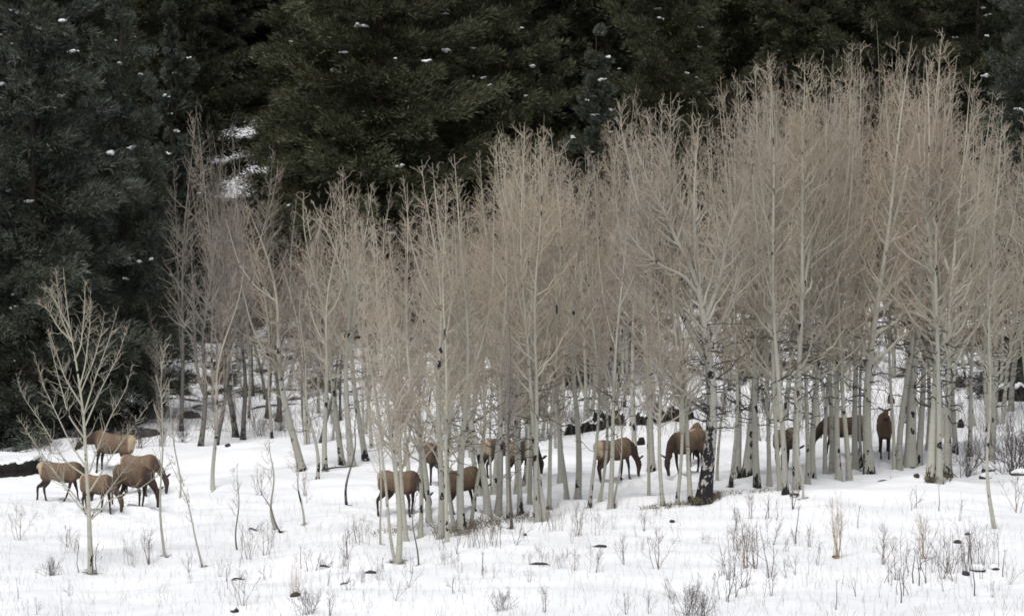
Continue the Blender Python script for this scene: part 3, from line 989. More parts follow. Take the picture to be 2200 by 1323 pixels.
def conifer_at(px, d, H, kind, label, group, idx=None, wide=1., snow=False):
    lst = CP[kind]
    H0, (tm, cm, sm) = lst[(NCON[0] if idx is None else idx) % len(lst)]
    NCON[0] += 1
    loc = at_depth(px, d)
    e = empty('conifer_tree', (loc[0], loc[1], loc[2] - .2))
    s = H / H0
    e.scale = (s * wide, s * wide, s)
    e.rotation_euler = (0, 0, random.uniform(0, 6.28))
    tag(e, label, 'tree', group)
    ob('trunk', tm, e)
    ob('crown', cm, e)
    if snow:
        for pos, m_ in sm:
            so = ob('snow_patch', m_, e)
            so.location = tuple(pos)
    return e


CON = [
 (70, 160, 27, 'spruce', 0, 1.05, 'huge blue grey spruce filling the left edge behind the elk'),
 (262, 167, 24, 'spruce', 1, .80, 'dark spruce with snow patches right of the huge left spruce'),
 (-60, 168, 26, 'spruce', 1, 1., 'spruce cut by the left edge of the picture'),
 (165, 178, 28, 'deep', 0, 1., 'dark conifer between and behind the two big left spruces'),
 (372, 190, 17.5, 'spire', 0, .85, 'narrow blue spruce spire above the grey aspen stand'),
 (818, 186, 31, 'fir', 0, 1.1, 'broad olive fir in the top centre left with drooping boughs'),
 (905, 199, 29, 'fir', 1, .9, 'olive fir just right of the broad one in the centre'),
 (722, 206, 29, 'fir', 1, .85, 'olive fir left behind the broad one in the centre'),
 (1075, 190, 27, 'fir', 0, .85, 'dark green fir with snow patches in the top middle'),
 (1280, 178, 15, 'spire', 0, 1., 'narrow blue spruce rising behind the charred aspen, left of the twin aspen tops'),
 (1190, 200, 27, 'fir', 1, .9, 'fir behind the narrow blue spruce in the middle'),
 (1430, 190, 26, 'fir', 0, .9, 'dark fir above the twin aspen tops'),
 (1590, 203, 25, 'fir', 1, .9, 'dark fir above the left part of the right grove'),
 (1740, 218, 25, 'deep', 0, 1., 'dark conifer standing above the middle of the right grove'),
 (1215, 170, 9, 'spire', 0, 1., 'small blue spruce below the narrow spire among aspen tops'),
 (2215, 163, 22, 'spruce', 0, .85, 'blue spruce at the right edge above the aspens'),
 (2100, 198, 23, 'deep', 1, .9, 'dark conifer behind the blue spruce of the right edge'),
 (2330, 172, 24, 'spruce', 1, .9, 'spruce beyond the right edge of the picture'),
]
for px, d, H, kind, ix, wide, lab in CON:
    conifer_at(px, d, H, kind, lab, 'big conifers of the forest edge', ix, wide, True)
for px, d in ((492, 256), (540, 254), (590, 257), (520, 266), (565, 272), (455, 246)):
    conifer_at(px, d, random.uniform(18, 23), 'deep', 'dark conifer on the slope just above the bright snow opening', 'conifers above the snow opening')
for d0, n0 in ((204, 13), (217, 15), (232, 15), (250, 16), (272, 17), (300, 18)):
    for i in range(n0):
        px = -350 + (i + random.uniform(.15, .85)) * 2900 / n0
        d = d0 + random.uniform(-7, 7)
        if d < 249 and 415 < px < 665:
            continue
        H = random.uniform(19, 27)
        where = 'left' if px < 730 else ('middle' if px < 1460 else 'right')
        kind = random.choice(['deep', 'deep', 'fir'])
        conifer_at(px, d, H, kind, 'dark forest conifer high on the slope behind the %s of the picture' % where, 'forest conifers high on the slope, ' + where)


# ------------------------------------------------------------------ elk
def elk_mesh(name, pose, legs, seed):
    r = np.random.default_rng(seed)
    bag = Bag()

    def loft(path, rads, k=14, cap=True):
        """path (n,3); rads (n,2): half width across, half height; rings in the plane across the path"""
        P = np.array(path, float)
        Rr = np.array(rads, float)
        m = 4 * (len(P) - 1) + 1
        tt = np.linspace(0, len(P) - 1, m)
        ii = np.arange(len(P))

        def cat(v):
            # Catmull-Rom through the stations
            o = np.zeros((m, v.shape[1]))
            for q, t_ in enumerate(tt):
                i = min(int(t_), len(P) - 2)
                f = t_ - i
                a, b_, c_, d_ = v[max(i - 1, 0)], v[i], v[i + 1], v[min(i + 2, len(P) - 1)]
                o[q] = .5 * (2 * b_ + (c_ - a) * f + (2 * a - 5 * b_ + 4 * c_ - d_) * f * f + (3 * b_ - a - 3 * c_ + d_) * f ** 3)
            return o
        Q, W = cat(P), np.maximum(cat(Rr), .004)
        T = norm(np.gradient(Q, axis=0))
        side = np.tile(np.array([[0, 1., 0]]), (m, 1))
        side = norm(side - (side * T).sum(1, keepdims=True) * T)
        upv = np.cross(T, side)
        th = np.arange(k) * 2 * np.pi / k
        V = Q[:, None] + np.cos(th)[None, :, None] * side[:, None] * W[:, :1, None] + np.sin(th)[None, :, None] * upv[:, None] * W[:, 1:, None]
        V = V.reshape(-1, 3)
        a = (np.arange(m - 1) * k)[:, None]
        j = np.arange(k)[None]
        j2 = (np.arange(k)[None] + 1) % k
        Fq = np.stack([a + j, a + j2, a + k + j2, a + k + j], -1).reshape(-1, 4)
        # caps as collapsed rings
        V = np.concatenate([V, Q[:1], Q[-1:]])
        n0 = m * k
        c0 = np.stack([np.full(k, n0), j2[0], j[0], j[0]], 1)
        bag.V.append(V)
        bag.F.append(Fq + bag.n)
        tri = np.concatenate([np.stack([np.full(k, n0), j2[0], j[0]], 1), np.stack([np.full(k, n0 + 1), (m - 1) * k + j[0], (m - 1) * k + j2[0]], 1)])
        bag.F.append(tri + bag.n)
        bag.A.append(np.zeros(len(V)))
        bag.n += len(V)

    # trunk of the body
    loft([(-.93, 0, 1.10), (-.86, 0, 1.11), (-.66, 0, 1.105), (-.36, 0, 1.035), (-.05, 0, .98), (.28, 0, .985), (.50, 0, 1.04), (.67, 0, 1.06), (.78, 0, 1.05)],
         [(.06, .09), (.17, .20), (.24, .265), (.255, .285), (.285, .33), (.26, .35), (.20, .335), (.15, .25), (.07, .12)], 18)
    if pose == 'graze':
        sw = r.uniform(-.08, .12)
        neck = [(.48, 0, 1.10), (.74, 0, 1.01), (.95, sw * .4, .83), (1.10, sw * .8, .63), (1.15, sw, .54)]
        head = [(1.10, sw, .60), (1.17, sw, .53), (1.215, sw * 1.1, .41), (1.205, sw * 1.2, .25), (1.19, sw * 1.25, .12), (1.19, sw * 1.25, .06)]
        poll, hd = np.array([1.15, sw, .60]), np.array([.0, 0, -1.])
    elif pose == 'low':
        neck = [(.50, 0, 1.12), (.78, 0, 1.10), (1.02, 0, 1.02), (1.2, 0, .94), (1.27, 0, .90)]
        head = [(1.2, 0, .95), (1.28, 0, .90), (1.38, 0, .82), (1.48, 0, .72), (1.56, 0, .63), (1.58, 0, .6)]
        poll, hd = np.array([1.22, 0, .97]), np.array([.7, 0, -.7])
    else:
        neck = [(.48, 0, 1.10), (.66, 0, 1.26), (.78, 0, 1.45), (.85, 0, 1.62), (.88, 0, 1.70)]
        head = [(.82, 0, 1.72), (.90, 0, 1.71), (1.0, 0, 1.66), (1.13, 0, 1.58), (1.24, 0, 1.51), (1.27, 0, 1.49)]
        poll, hd = np.array([.85, 0, 1.76]), np.array([.88, 0, -.45])
    loft(neck, [(.16, .29), (.135, .225), (.105, .16), (.082, .115), (.07, .09)], 14)
    loft(head, [(.06, .08), (.088, .115), (.086, .118), (.058, .078), (.052, .06), (.044, .045)], 12)
    # ears: leaf shaped, thick enough to survive the remesh
    up = np.array([-hd[2], 0, hd[0]])
    if up[2] < 0:
        up = -up
    back = -hd
    for sgn in (-1, 1):
        sd = np.array([0, sgn, 0])
        a = poll + sd * .06 + (back * .0)
        dr = norm(sd * .9 + back * .55 + up * .25)
        loft([a, a + dr * .07, a + dr * .15, a + dr * .235], [(.026, .026), (.052, .026), (.046, .024), (.012, .014)], 8)
    # tail
    loft([(-.92, 0, 1.22), (-.97, 0, 1.17), (-.98, 0, 1.08)], [(.03, .03), (.035, .03), (.015, .015)], 8)
    st = {'walk': ((-.30, .22), (.20, -.22)), 'a': ((-.10, .10), (.12, -.06)), 'b': ((.06, -.10), (-.10, .12)), 'c': ((-.04, .03), (.03, -.03))}[legs]
    for sgn, df, dh in ((-1, st[0][0], st[1][0]), (1, st[0][1], st[1][1])):
        y = .135 * sgn
        loft([(.50, y * .85, 1.02), (.50, y, .84), (.45 + df * .15, y, .70), (.48 + df * .5, y, .42), (.46 + df * .8, y, .15), (.46 + df, y, .06), (.50 + df, y, -.02)],
             [(.09, .17), (.085, .125), (.062, .082), (.044, .05), (.030, .034), (.034, .042), (.038, .06)], 10)
        loft([(-.60, y * .75, 1.10), (-.62, y, .92), (-.56 + dh * .2, y * 1.1, .74), (-.70 + dh * .5, y, .55), (-.80 + dh * .75, y, .46), (-.77 + dh * .9, y, .18), (-.755 + dh, y, .06), (-.71 + dh, y, -.02)],
             [(.10, .22), (.125, .23), (.10, .165), (.058, .085), (.042, .058), (.032, .040), (.035, .045), (.038, .06)], 10)
    V = np.concatenate(bag.V)
    me = mk_mesh(name, V, bag.F, M_ELK)
    o = bpy.data.objects.new('tmp_elk', me)
    COL.objects.link(o)
    m1 = o.modifiers.new('r', 'REMESH')
    m1.mode = 'VOXEL'
    m1.voxel_size = .017
    m2 = o.modifiers.new('s', 'SMOOTH')
    m2.factor = .5
    m2.iterations = 4
    dg = bpy.context.evaluated_depsgraph_get()
    em = bpy.data.meshes.new_from_object(o.evaluated_get(dg))
    COL.objects.unlink(o)
    bpy.data.objects.remove(o)
    n = len(em.vertices)
    co = np.zeros(n * 3, np.float32)
    em.vertices.foreach_get('co', co)
    co = co.reshape(-1, 3)
    x, y, z = co.T
    sm = lambda a, b, v: np.clip((v - a) / (b - a), 0, 1) ** 2 * (3 - 2 * np.clip((v - a) / (b - a), 0, 1))
    nr = np.zeros(n * 3, np.float32)
    em.vertices.foreach_get('normal', nr)
    nr = nr.reshape(-1, 3)
    fur = np.array([noise.noise((c[0] * 9, c[1] * 9, c[2] * 5)) + .6 * noise.noise((c[0] * 22, c[1] * 22, c[2] * 12)) for c in co.tolist()])
    mane = sm(.45, .75, x) * sm(.5, .8, z)
    em.vertices.foreach_set('co', (co + nr * (fur * (.009 + .012 * mane))[:, None]).astype(np.float32).ravel())
    coat = np.full(n, .60) + .10 * fur * sm(.5, .8, z)
    coat += .07 * sm(.9, 1.25, z) * (x < .6)                       # lighter saddle
    coat -= .10 * sm(.95, .70, z)                                  # darker belly
    # dark neck and head
    nk = sm(.50, .80, x) if pose != 'up' else np.maximum(sm(.5, .85, x), sm(1.3, 1.45, z))
    nk = nk * (1 if pose == 'up' else 1)
    coat = coat * (1 - nk) + (.29 if pose != 'up' else .5) * nk
    leg = sm(.82, .58, z) * (x < .75 if pose == 'graze' else 1)
    coat = coat * (1 - leg) + .13 * leg
    rump = sm(-.68, -.80, x + .12 * (1.1 - z)) * sm(.70, .88, z)
    coat = coat * (1 - rump) + .97 * rump
    thigh = sm(-.50, -.66, x) * sm(.55, .75, z) * (np.abs(y) < .10) * (z < .95)
    coat = np.maximum(coat, .8 * thigh)
    hd_t = head[-1]
    mz = sm(.16, .05, np.linalg.norm(co - np.array(hd_t), axis=1))
    coat = coat * (1 - mz) + .03 * mz
    a = em.attributes.new('coat', 'FLOAT', 'POINT')
    a.data.foreach_set('value', coat.astype(np.float32))
    em.materials.clear()
    em.materials.append(M_ELK)
    em.polygons.foreach_set('use_smooth', np.ones(len(em.polygons), bool))
    h1, h2 = np.array(head[1]), np.array(head[3])
    eyes = [(h1 * .62 + h2 * .38 + np.array([0, s_ * .076, 0]) + up * .035) for s_ in (-1, 1)]
    return em, eyes


_er = np.random.default_rng(3)
V_, F_ = blob(_er, .020, 1., 10, 6, 0)
EYE_ME = mk_mesh('elk_eye', V_, [F_], M_EYE)
for i, ((px, py, hdg, size, pose, legs, lab), p) in enumerate(zip(ELK, ELKPOS)):
    em, eyes = elk_mesh('elk_body', pose, legs, 40 + i)
    e = empty('elk', (p[0], p[1], p[2] - .03))
    # stand on the slope: lift to the highest of the ground under the four feet, legs sink a little in the snow
    e.rotation_euler = (0, 0, math.radians(hdg))
    h = math.radians(hdg)
    zf = [float(terr(p[0] + q * math.cos(h), p[1] + q * math.sin(h))) for q in (-.75 * size, .48 * size)]
    e.location.z = sum(zf) / 2 - .03
    e.rotation_euler = (0, -math.atan2(zf[1] - zf[0], 1.23 * size), h)
    e.scale = (size * (.86 if pose != 'up' else 1), size, size)
    tag(e, lab, 'elk', 'elk grazing in the aspen grove')
    ob('body', em, e)
    for q in eyes:
        eo = ob('eye', EYE_ME, e)
        eo.location = tuple(q)


# ------------------------------------------------------------------ shrubs
def shrub(seed, H, stems, spread, tone, r0=.009, sec=4, curl=.3, low=0.):
    r = np.random.default_rng(seed)
    b = Bag()
    n = 7
    az = r.uniform(0, 6.283, stems)
    a = np.radians(np.abs(r.normal(0, spread, stems)))
    L = H * r.uniform(.55, 1.05, stems)
    d0 = np.stack([np.cos(az) * np.sin(a), np.sin(az) * np.sin(a), np.cos(a)], 1)
    P = np.zeros((stems, n, 3))
    P[:, 0] = np.stack([r.normal(0, .05 + low, stems), r.normal(0, .05 + low, stems), np.full(stems, -.05)], 1)
    for k in range(1, n):
        d = norm(d0 + np.array([0, 0, curl]) * k / n + r.normal(size=(stems, 3)) * .12)
        P[:, k] = P[:, k - 1] + d * (L / (n - 1))[:, None]
    R = r0 * (1 - np.linspace(0, 1, n) * .7)[None] * r.uniform(.6, 1.2, stems)[:, None]
    b.tub(P, R, 4, tone)
    if sec:
        Q, RQ = sprout(r, P, R, sec, .3, .95, (22, 50), lambda s, ix: L[ix] * .38 * (1.15 - s) + .05, 4, .35, .15, .6, .004, .0025, .008)
        b.tub(Q, RQ, 3, tone * .9)
        Q2, RQ2 = sprout(r, Q, RQ, 2, .3, 1, (22, 55), lambda s, ix: np.full(len(s), H * .09), 3, .3, .15, .7, .003, .002, .005)
        b.tub(Q2, RQ2, 3, tone * .85)
    return H, b.mesh('shrub_stems', M_SHRUB)


SH = {
 'willow': [shrub(1, 2.0, 13, 15, .85, .011, 4, .25), shrub(2, 2.0, 10, 13, .95, .011, 4, .3)],
 'tree': [shrub(3, 1.2, 4, 20, .45, .013, 7, .3), shrub(4, 1.2, 5, 24, .55, .012, 7, .3), shrub(14, 1.2, 3, 15, .4, .013, 8, .3)],
 'brush': [shrub(5, 1.2, 26, 38, .12, .010, 6, .2, .1), shrub(6, 1.2, 22, 34, .2, .009, 6, .2, .12)],
 'stem': [shrub(7, 1.0, 2, 10, .15, .011, 3, .2), shrub(8, 1.0, 3, 14, .22, .010, 3, .2, .1), shrub(9, 1.0, 1, 9, .08, .013, 2, .1)],
 'cluster': [shrub(10, 1.6, 16, 15, .35, .010, 4, .2, .35), shrub(11, 1.6, 12, 16, .45, .009, 4, .2, .3)],
 'tuft': [shrub(12, 1.6, 26, 8, 1., .004, 0, .1, .05)],
}
NS = [0]


def shrub_at(px, py, hpx, kind, label, group, name='leafless_shrub', cat='shrub'):
    lst = SH[kind]
    H0, me = lst[NS[0] % len(lst)]
    NS[0] += 1
    p = place(px, py)
    o = ob(name, me)
    o.location = (p[0], p[1], p[2])
    s = hpx * p[1] / F / H0
    o.scale = (s, s, s)
    o.rotation_euler = (0, 0, random.uniform(0, 6.28))
    return tag(o, label, cat, group)


G1 = 'leafless shrubs in the snow'
for px, py, hp, kind, lab in [
 (1235, 925, 45, 'brush', 'dark brush before the left end of the long dark bank'),
 (1290, 915, 55, 'brush', 'dark brush before the long dark bank, above the elk in the gap'),
 (1345, 908, 50, 'tree', 'thin dark shrub before the middle of the long dark bank'),
 (1420, 905, 55, 'brush', 'dark brush before the right part of the long dark bank'),
 (1560, 890, 60, 'brush', 'dark brush right of the charred trunk, behind the black footed pair'),
 (1640, 885, 55, 'brush', 'dark brush behind the hidden brown elk'),
 (1750, 880, 55, 'brush', 'dark brush behind the tight four trunks'),
 (215, 978, 55, 'brush', 'dark tangled brush left of the large elk in the left group'),
 (300, 962, 50, 'brush', 'dark tangled brush right of the large elk in the left group'),
 (345, 958, 48, 'brush', 'dark brush under the spruce edge right of the left elk'),
 (170, 965, 50, 'brush', 'dark brush under the huge spruce behind the leftmost elk'),
 (120, 975, 45, 'brush', 'low dark brush above the back of the leftmost elk'),
 (390, 950, 45, 'brush', 'low grey brush at the foot of the dark slim aspen'),
 (560, 935, 50, 'brush', 'grey brush at the foot of the grey pair of old aspens'),
 (600, 925, 50, 'brush', 'grey brush right of the grey pair of old aspens'),
 (1800, 1200, 150, 'willow', 'orange brown willow shrub fanning out of the snow at lower right'),
 (1985, 1200, 115, 'willow', 'narrow orange brown willow shrub right of the fanning one'),
 (2060, 1228, 120, 'cluster', 'big thicket of grey brown stems around snowy rocks at lower right'),
 (2120, 1215, 110, 'cluster', 'right part of the stem thicket, under the young aspen with black rings'),
 (2040, 1232, 90, 'tree', 'grey forked shrub at the left foot of the stem thicket'),
 (2168, 1015, 120, 'brush', 'dark twiggy shrub with snow lumps at the right edge'),
 (2195, 1005, 120, 'brush', 'dark shrub half cut by the right edge'),
 (2075, 1022, 90, 'brush', 'low grey twiggy shrub left of the young aspen with black rings'),
 (2110, 1000, 110, 'tree', 'purplish stem shrub behind the young aspen with black rings'),
 (1621, 1222, 120, 'tree', 'slender brown shrub, right of two, left of the fanning willow'),
 (1601, 1220, 95, 'tree', 'slender brown shrub, left of two, left of the fanning willow'),
 (1576, 1203, 75, 'tree', 'small forked shrub left of the two slender brown shrubs'),
 (1660, 1240, 125, 'stem', 'dark bent stem rising from the snow left of the fanning willow'),
 (1688, 1186, 60, 'stem', 'dead dark stalk left of the fanning willow'),
 (1709, 1168, 100, 'stem', 'reddish stalk with a fork high above the snow'),
 (1757, 1214, 75, 'stem', 'blackish stubby stalk just left of the fanning willow'),
 (1729, 1236, 80, 'stem', 'pair of fine stalks crossing a fallen twig left of the willow'),
 (1842, 1135, 60, 'stem', 'dark stalks right above the fanning willow'),
 (1898, 1212, 110, 'tree', 'grey shrub between the two willow shrubs'),
 (1928, 1245, 95, 'tree', 'low branching shrub below the narrow willow, left'),
 (1957, 1255, 100, 'stem', 'tall fine stalk below the narrow willow shrub'),
 (2004, 1230, 60, 'tree', 'small forked shrub below right of the narrow willow'),
 (1957, 1095, 75, 'stem', 'black stick standing in snow below the very stout aspen'),
 (2022, 1098, 75, 'stem', 'black stick leaning below the clump of three aspens'),
 (2062, 1120, 70, 'stem', 'thin dark stalk right of the leaning black stick'),
 (2185, 1100, 90, 'tree', 'fine shrub above the snow at the right edge'),
 (2170, 1255, 60, 'tree', 'small twiggy shrub at lower right below the thicket'),
 (1339, 1212, 80, 'tree', 'small tree like shrub, left of a pair below the elk gap'),
 (1412, 1222, 95, 'tree', 'small tree like shrub, right of a pair below the elk gap'),
 (1278, 1230, 75, 'tree', 'thin shrub left of the small tree like pair'),
 (1480, 1322, 95, 'brush', 'dark twiggy shrub at the bottom edge, lower centre right'),
 (1510, 1323, 60, 'brush', 'dark shrub lump beside the twiggy shrub at the bottom edge'),
 (1395, 1318, 60, 'tree', 'small dark shrub at the bottom left of the twiggy one'),
 (1345, 1320, 60, 'tree', 'grey shrub cut by the bottom edge in the centre'),
 (1255, 1150, 90, 'cluster', 'thin stems cluster in front of the right leaning curved aspen'),
 (1195, 1140, 75, 'cluster', 'thin stems cluster at the front of the centre clump right side'),
 (1050, 1175, 95, 'cluster', 'dense brown stems in front of the centre elk'),
 (1028, 1172, 80, 'cluster', 'brown stems left of the dense ones before the centre elk'),
 (1110, 1170, 70, 'tree', 'fine brown shrub right of the dense stems before the centre elk'),
 (980, 1190, 70, 'stem', 'stalks below the slim aspen at the grove front'),
 (745, 1200, 70, 'tree', 'grey brown shrub left below the front twin stemmed aspen'),
 (780, 1170, 75, 'cluster', 'thin grey stems left of the front twin stemmed aspen'),
 (545, 1200, 95, 'cluster', 'grey stem cluster in the open snow at left centre'),
 (570, 1192, 75, 'tree', 'forked stems right of the grey cluster in the open snow'),
 (290, 1215, 75, 'cluster', 'grey stem cluster right of the young candelabra aspen'),
 (318, 1212, 95, 'tree', 'fine grey shrub under the tall thin sapling'),
 (180, 1226, 110, 'stem', 'dark stalks close left of the young candelabra aspen'),
 (110, 1235, 45, 'brush', 'low grey twiggy shrub in snow left of the young candelabra aspen'),
 (145, 1175, 60, 'tree', 'fine shrub above the low grey twiggy one at left'),
 (40, 1160, 80, 'tree', 'faint thin shrub at the left edge below the elk'),
 (660, 1320, 70, 'brush', 'twiggy dark shrub at the bottom edge, left centre'),
 (710, 1322, 70, 'tree', 'bare shrub at the bottom edge right of the twiggy dark one'),
 (520, 1300, 80, 'tree', 'thin shrub near the small snowy rock at bottom left'),
 (850, 1290, 60, 'tree', 'sparse low shrub in the bottom centre snow'),
 (1080, 1310, 55, 'brush', 'low dark shrub in the bottom centre'),
 (1170, 1315, 60, 'tree', 'sparse shrub in the bottom centre right of the low dark one'),
]:
    shrub_at(px, py, hp, kind, lab, G1)
for px, py, hp, lab in [(637, 1278, 95, 'tall tuft of straw coloured grass on a brown mound in the snow'), (628, 1280, 60, 'short straw tuft beside the tall grass tuft')]:
    shrub_at(px, py, hp, 'tuft', lab, 'straw grass tufts', 'grass_tuft', 'grass')
# smaller shrubs, many alike
for zone, (x0, x1, y0, y1, n, h0, h1) in {'left snow below the elk': (20, 480, 1115, 1310, 13, 25, 60), 'open snow left of the centre grove': (480, 830, 1050, 1310, 20, 25, 65), 'snow below the centre grove': (840, 1300, 1150, 1320, 22, 25, 65),
                                          'snow below the charred aspen': (1300, 1560, 1110, 1310, 12, 25, 65), 'snow below the right grove': (1560, 2190, 1050, 1300, 40, 40, 110)}.items():
    cx = [(random.uniform(x0, x1), random.uniform(y0, y1)) for _ in range(max(3, n // 5))]
    for _ in range(n):
        kind = random.choice(['stem', 'stem', 'tree', 'cluster'] if x0 < 1500 else ['stem', 'stem', 'tree', 'tree'])
        c = random.choice(cx)
        px, py = c[0] + random.gauss(0, 60), min(y1 + 10, max(y0 - 10, c[1] + random.gauss(0, 16)))
        shrub_at(px, py, random.uniform(h0, h1), kind, 'thin dead stems poking out of the ' + zone, 'dead stems in the ' + zone, 'dead_stems', 'shrub')


# stubble nobody could count
def stems_stuff(name, n, px, py, hr, rad, tone, lab, mat, bias=1.0, spread=.25):
    P = np.zeros((n, 4, 3))
    H = rng.uniform(hr[0], hr[1], n)
    for i in range(n):
        x, y, z = place(rng.uniform(*px), py[0] + (py[1] - py[0]) * rng.random() ** bias)
        P[i, 0] = (x, y, z - .04)
    l = rng.normal(0, spread, (n, 2))
    for k in range(1, 4):
        P[:, k, :2] = P[:, 0, :2] + l * (H * (k / 3) ** 1.4)[:, None] + rng.normal(0, .012, (n, 2))
        P[:, k, 2] = P[:, 0, 2] + H * k / 3
    R = rad * rng.uniform(.6, 1.3, n)[:, None] * np.array([[1, .85, .7, .4]])
    b = Bag()
    b.tub(P, R, 3, np.repeat(np.clip(tone + rng.normal(0, .2, n), 0, 1), 12))
    o = ob(name, b.mesh(name, mat))
    return tag(o, lab, 'grass', None, 'stuff')


stems_stuff('dry_stems', 4600, (-250, 2450), (1075, 1345), (.08, .42), .0032, .5, 'fine dead weed stems sticking out of the foreground snow', M_SHRUB)
stems_stuff('underbrush', 8000, (150, 2300), (690, 945), (.4, 1.5), .006, .35, 'fine dark brush on the slope under the trees', M_SHRUB, 1.0, .35)
# grass round the foot of the charred aspen and along the melted bank
gb = Bag()
gp = []
for (x0, y0), (x1, y1), n, w in (((1375, 1095), (1500, 1080), 90, 1.5), ((1490, 1078), (1548, 1066), 240, 3), ((1545, 1066), (1690, 1050), 60, 1.5), ((930, 1145), (1075, 1120), 320, 8), ((800, 1148), (930, 1128), 60, 3), ((1080, 1118), (1180, 1105), 120, 4), ((1985, 1032), (2045, 1028), 100, 3)):
    for _ in range(n):
        t = random.random()
        gp.append(place(x0 + (x1 - x0) * t, y0 + (y1 - y0) * t + random.gauss(0, w)))
gp = np.array(gp)
N = len(gp)
P = np.zeros((N, 3, 3))
P[:, 0] = gp - np.array([0, 0, .02])
P[:, 1] = gp + np.concatenate([rng.normal(0, .05, (N, 2)), rng.uniform(.02, .10, (N, 1))], 1)
P[:, 2] = P[:, 1] + np.concatenate([rng.normal(0, .08, (N, 2)), rng.uniform(.01, .08, (N, 1))], 1)
gb.tub(P, np.tile(np.array([[.010, .008, .003]]), (N, 1)), 3, np.repeat(rng.uniform(0, .9, N), 9))
tag(ob('dry_grass', gb.mesh('dry_grass', M_GRASS)), 'olive brown grass along the melted bank and round trunk feet', 'grass', None, 'stuff')


# ------------------------------------------------------------------ rocks, logs, banks
def rock_at(px, py, wpx, hpx, label, mat=M_ROCK, name='rock', cat='rock', group='rocks in the snow', snow=False, dep=.8):
    p = place(px, py)
    m = p[1] / F
    r = np.random.default_rng(int(px + py))
    V, Fq = blob(r, 1., 1., 18, 9, .22)
    V = V + .07 * np.sin(V[:, [1, 2, 0]] * 7 + r.uniform(0, 6, 3))
    V = V * np.array([wpx * m / 2, max(wpx * m / 2 * dep, .15), hpx * m * .62])
    V[:, 2] += hpx * m * .06
    e = ob(name, mk_mesh(name, V, [Fq], mat))
    e.location = p
    tag(e, label, cat, group)
    if snow:
        V2, F2 = blob(r, 1., 1., 16, 8, .15)
        V2 = V2 * np.array([wpx * m * .53, max(wpx * m * .5 * dep, .16), hpx * m * .55])
        V2[:, 2] += hpx * m * .42
        ob('snow', mk_mesh('snow', V2, [F2], M_SNOWC), e)
    return e


for a in [
 (1160, 1213, 38, 8, 'flat dark rock in open snow below the centre grove'),
 (797, 1231, 28, 9, 'dark reddish slab rock below the front twin stemmed aspen'),
 (1288, 1175, 36, 8, 'flat rock with some snow left of the small tree like shrubs'),
 (1443, 1120, 14, 6, 'small rock in snow below the leaning aspens'),
 (1970, 1023, 14, 8, 'round brown rock left of the clump of three aspens'),
 (1797, 1196, 18, 6, 'dark stone at the foot of the fanning willow'),
 (2057, 1166, 15, 9, 'brown stone under a tuft at the top of the stem thicket'),
 (2079, 1148, 14, 6, 'small grey brown stone above the stem thicket'),
 (2075, 1234, 15, 12, 'black stone at the bottom of the stem thicket'),
 (1128, 1149, 8, 6, 'tiny grey stone in front of the centre clump'),
 (490, 958, 14, 9, 'small black stone in snow before the grey pair of old aspens'),
]:
    rock_at(*a)
rock_at(503, 1312, 20, 10, 'small snow capped rock at the bottom left', snow=True)
rock_at(633, 1280, 22, 10, 'brown earth mound under the tall grass tuft', M_LOG, 'earth_mound', 'mound', 'earth mounds')
rock_at(2100, 1226, 34, 15, 'snow covered rock in the stem thicket', snow=True)
rock_at(2135, 1222, 24, 11, 'second snow covered rock in the stem thicket, right', snow=True)
rock_at(2125, 1012, 28, 24, 'snow covered boulder left of the dark twiggy shrub', snow=True)
rock_at(2118, 1028, 24, 14, 'low snow topped boulder in front of the larger one left of the dark shrub', snow=True)
rock_at(2190, 1020, 40, 14, 'snow topped stone under the dark shrub at the right edge', snow=True)
rock_at(414, 897, 36, 24, 'round brown boulder behind the dark old aspens')
rock_at(1376, 955, 18, 26, 'black burnt stump behind the elk gap', M_EARTH, 'stump', 'stump', 'black stumps')
rock_at(1914, 866, 18, 26, 'black burnt stump above the staring elk', M_EARTH, 'stump', 'stump', 'black stumps')
rock_at(2064, 918, 14, 24, 'black burnt stump right of the clump of three aspens', M_EARTH, 'stump', 'stump', 'black stumps')
rock_at(270, 915, 60, 30, 'dark boulder in shade above the large elk')
rock_at(325, 935, 50, 26, 'dark boulder in shade right of the other one above the large elk')


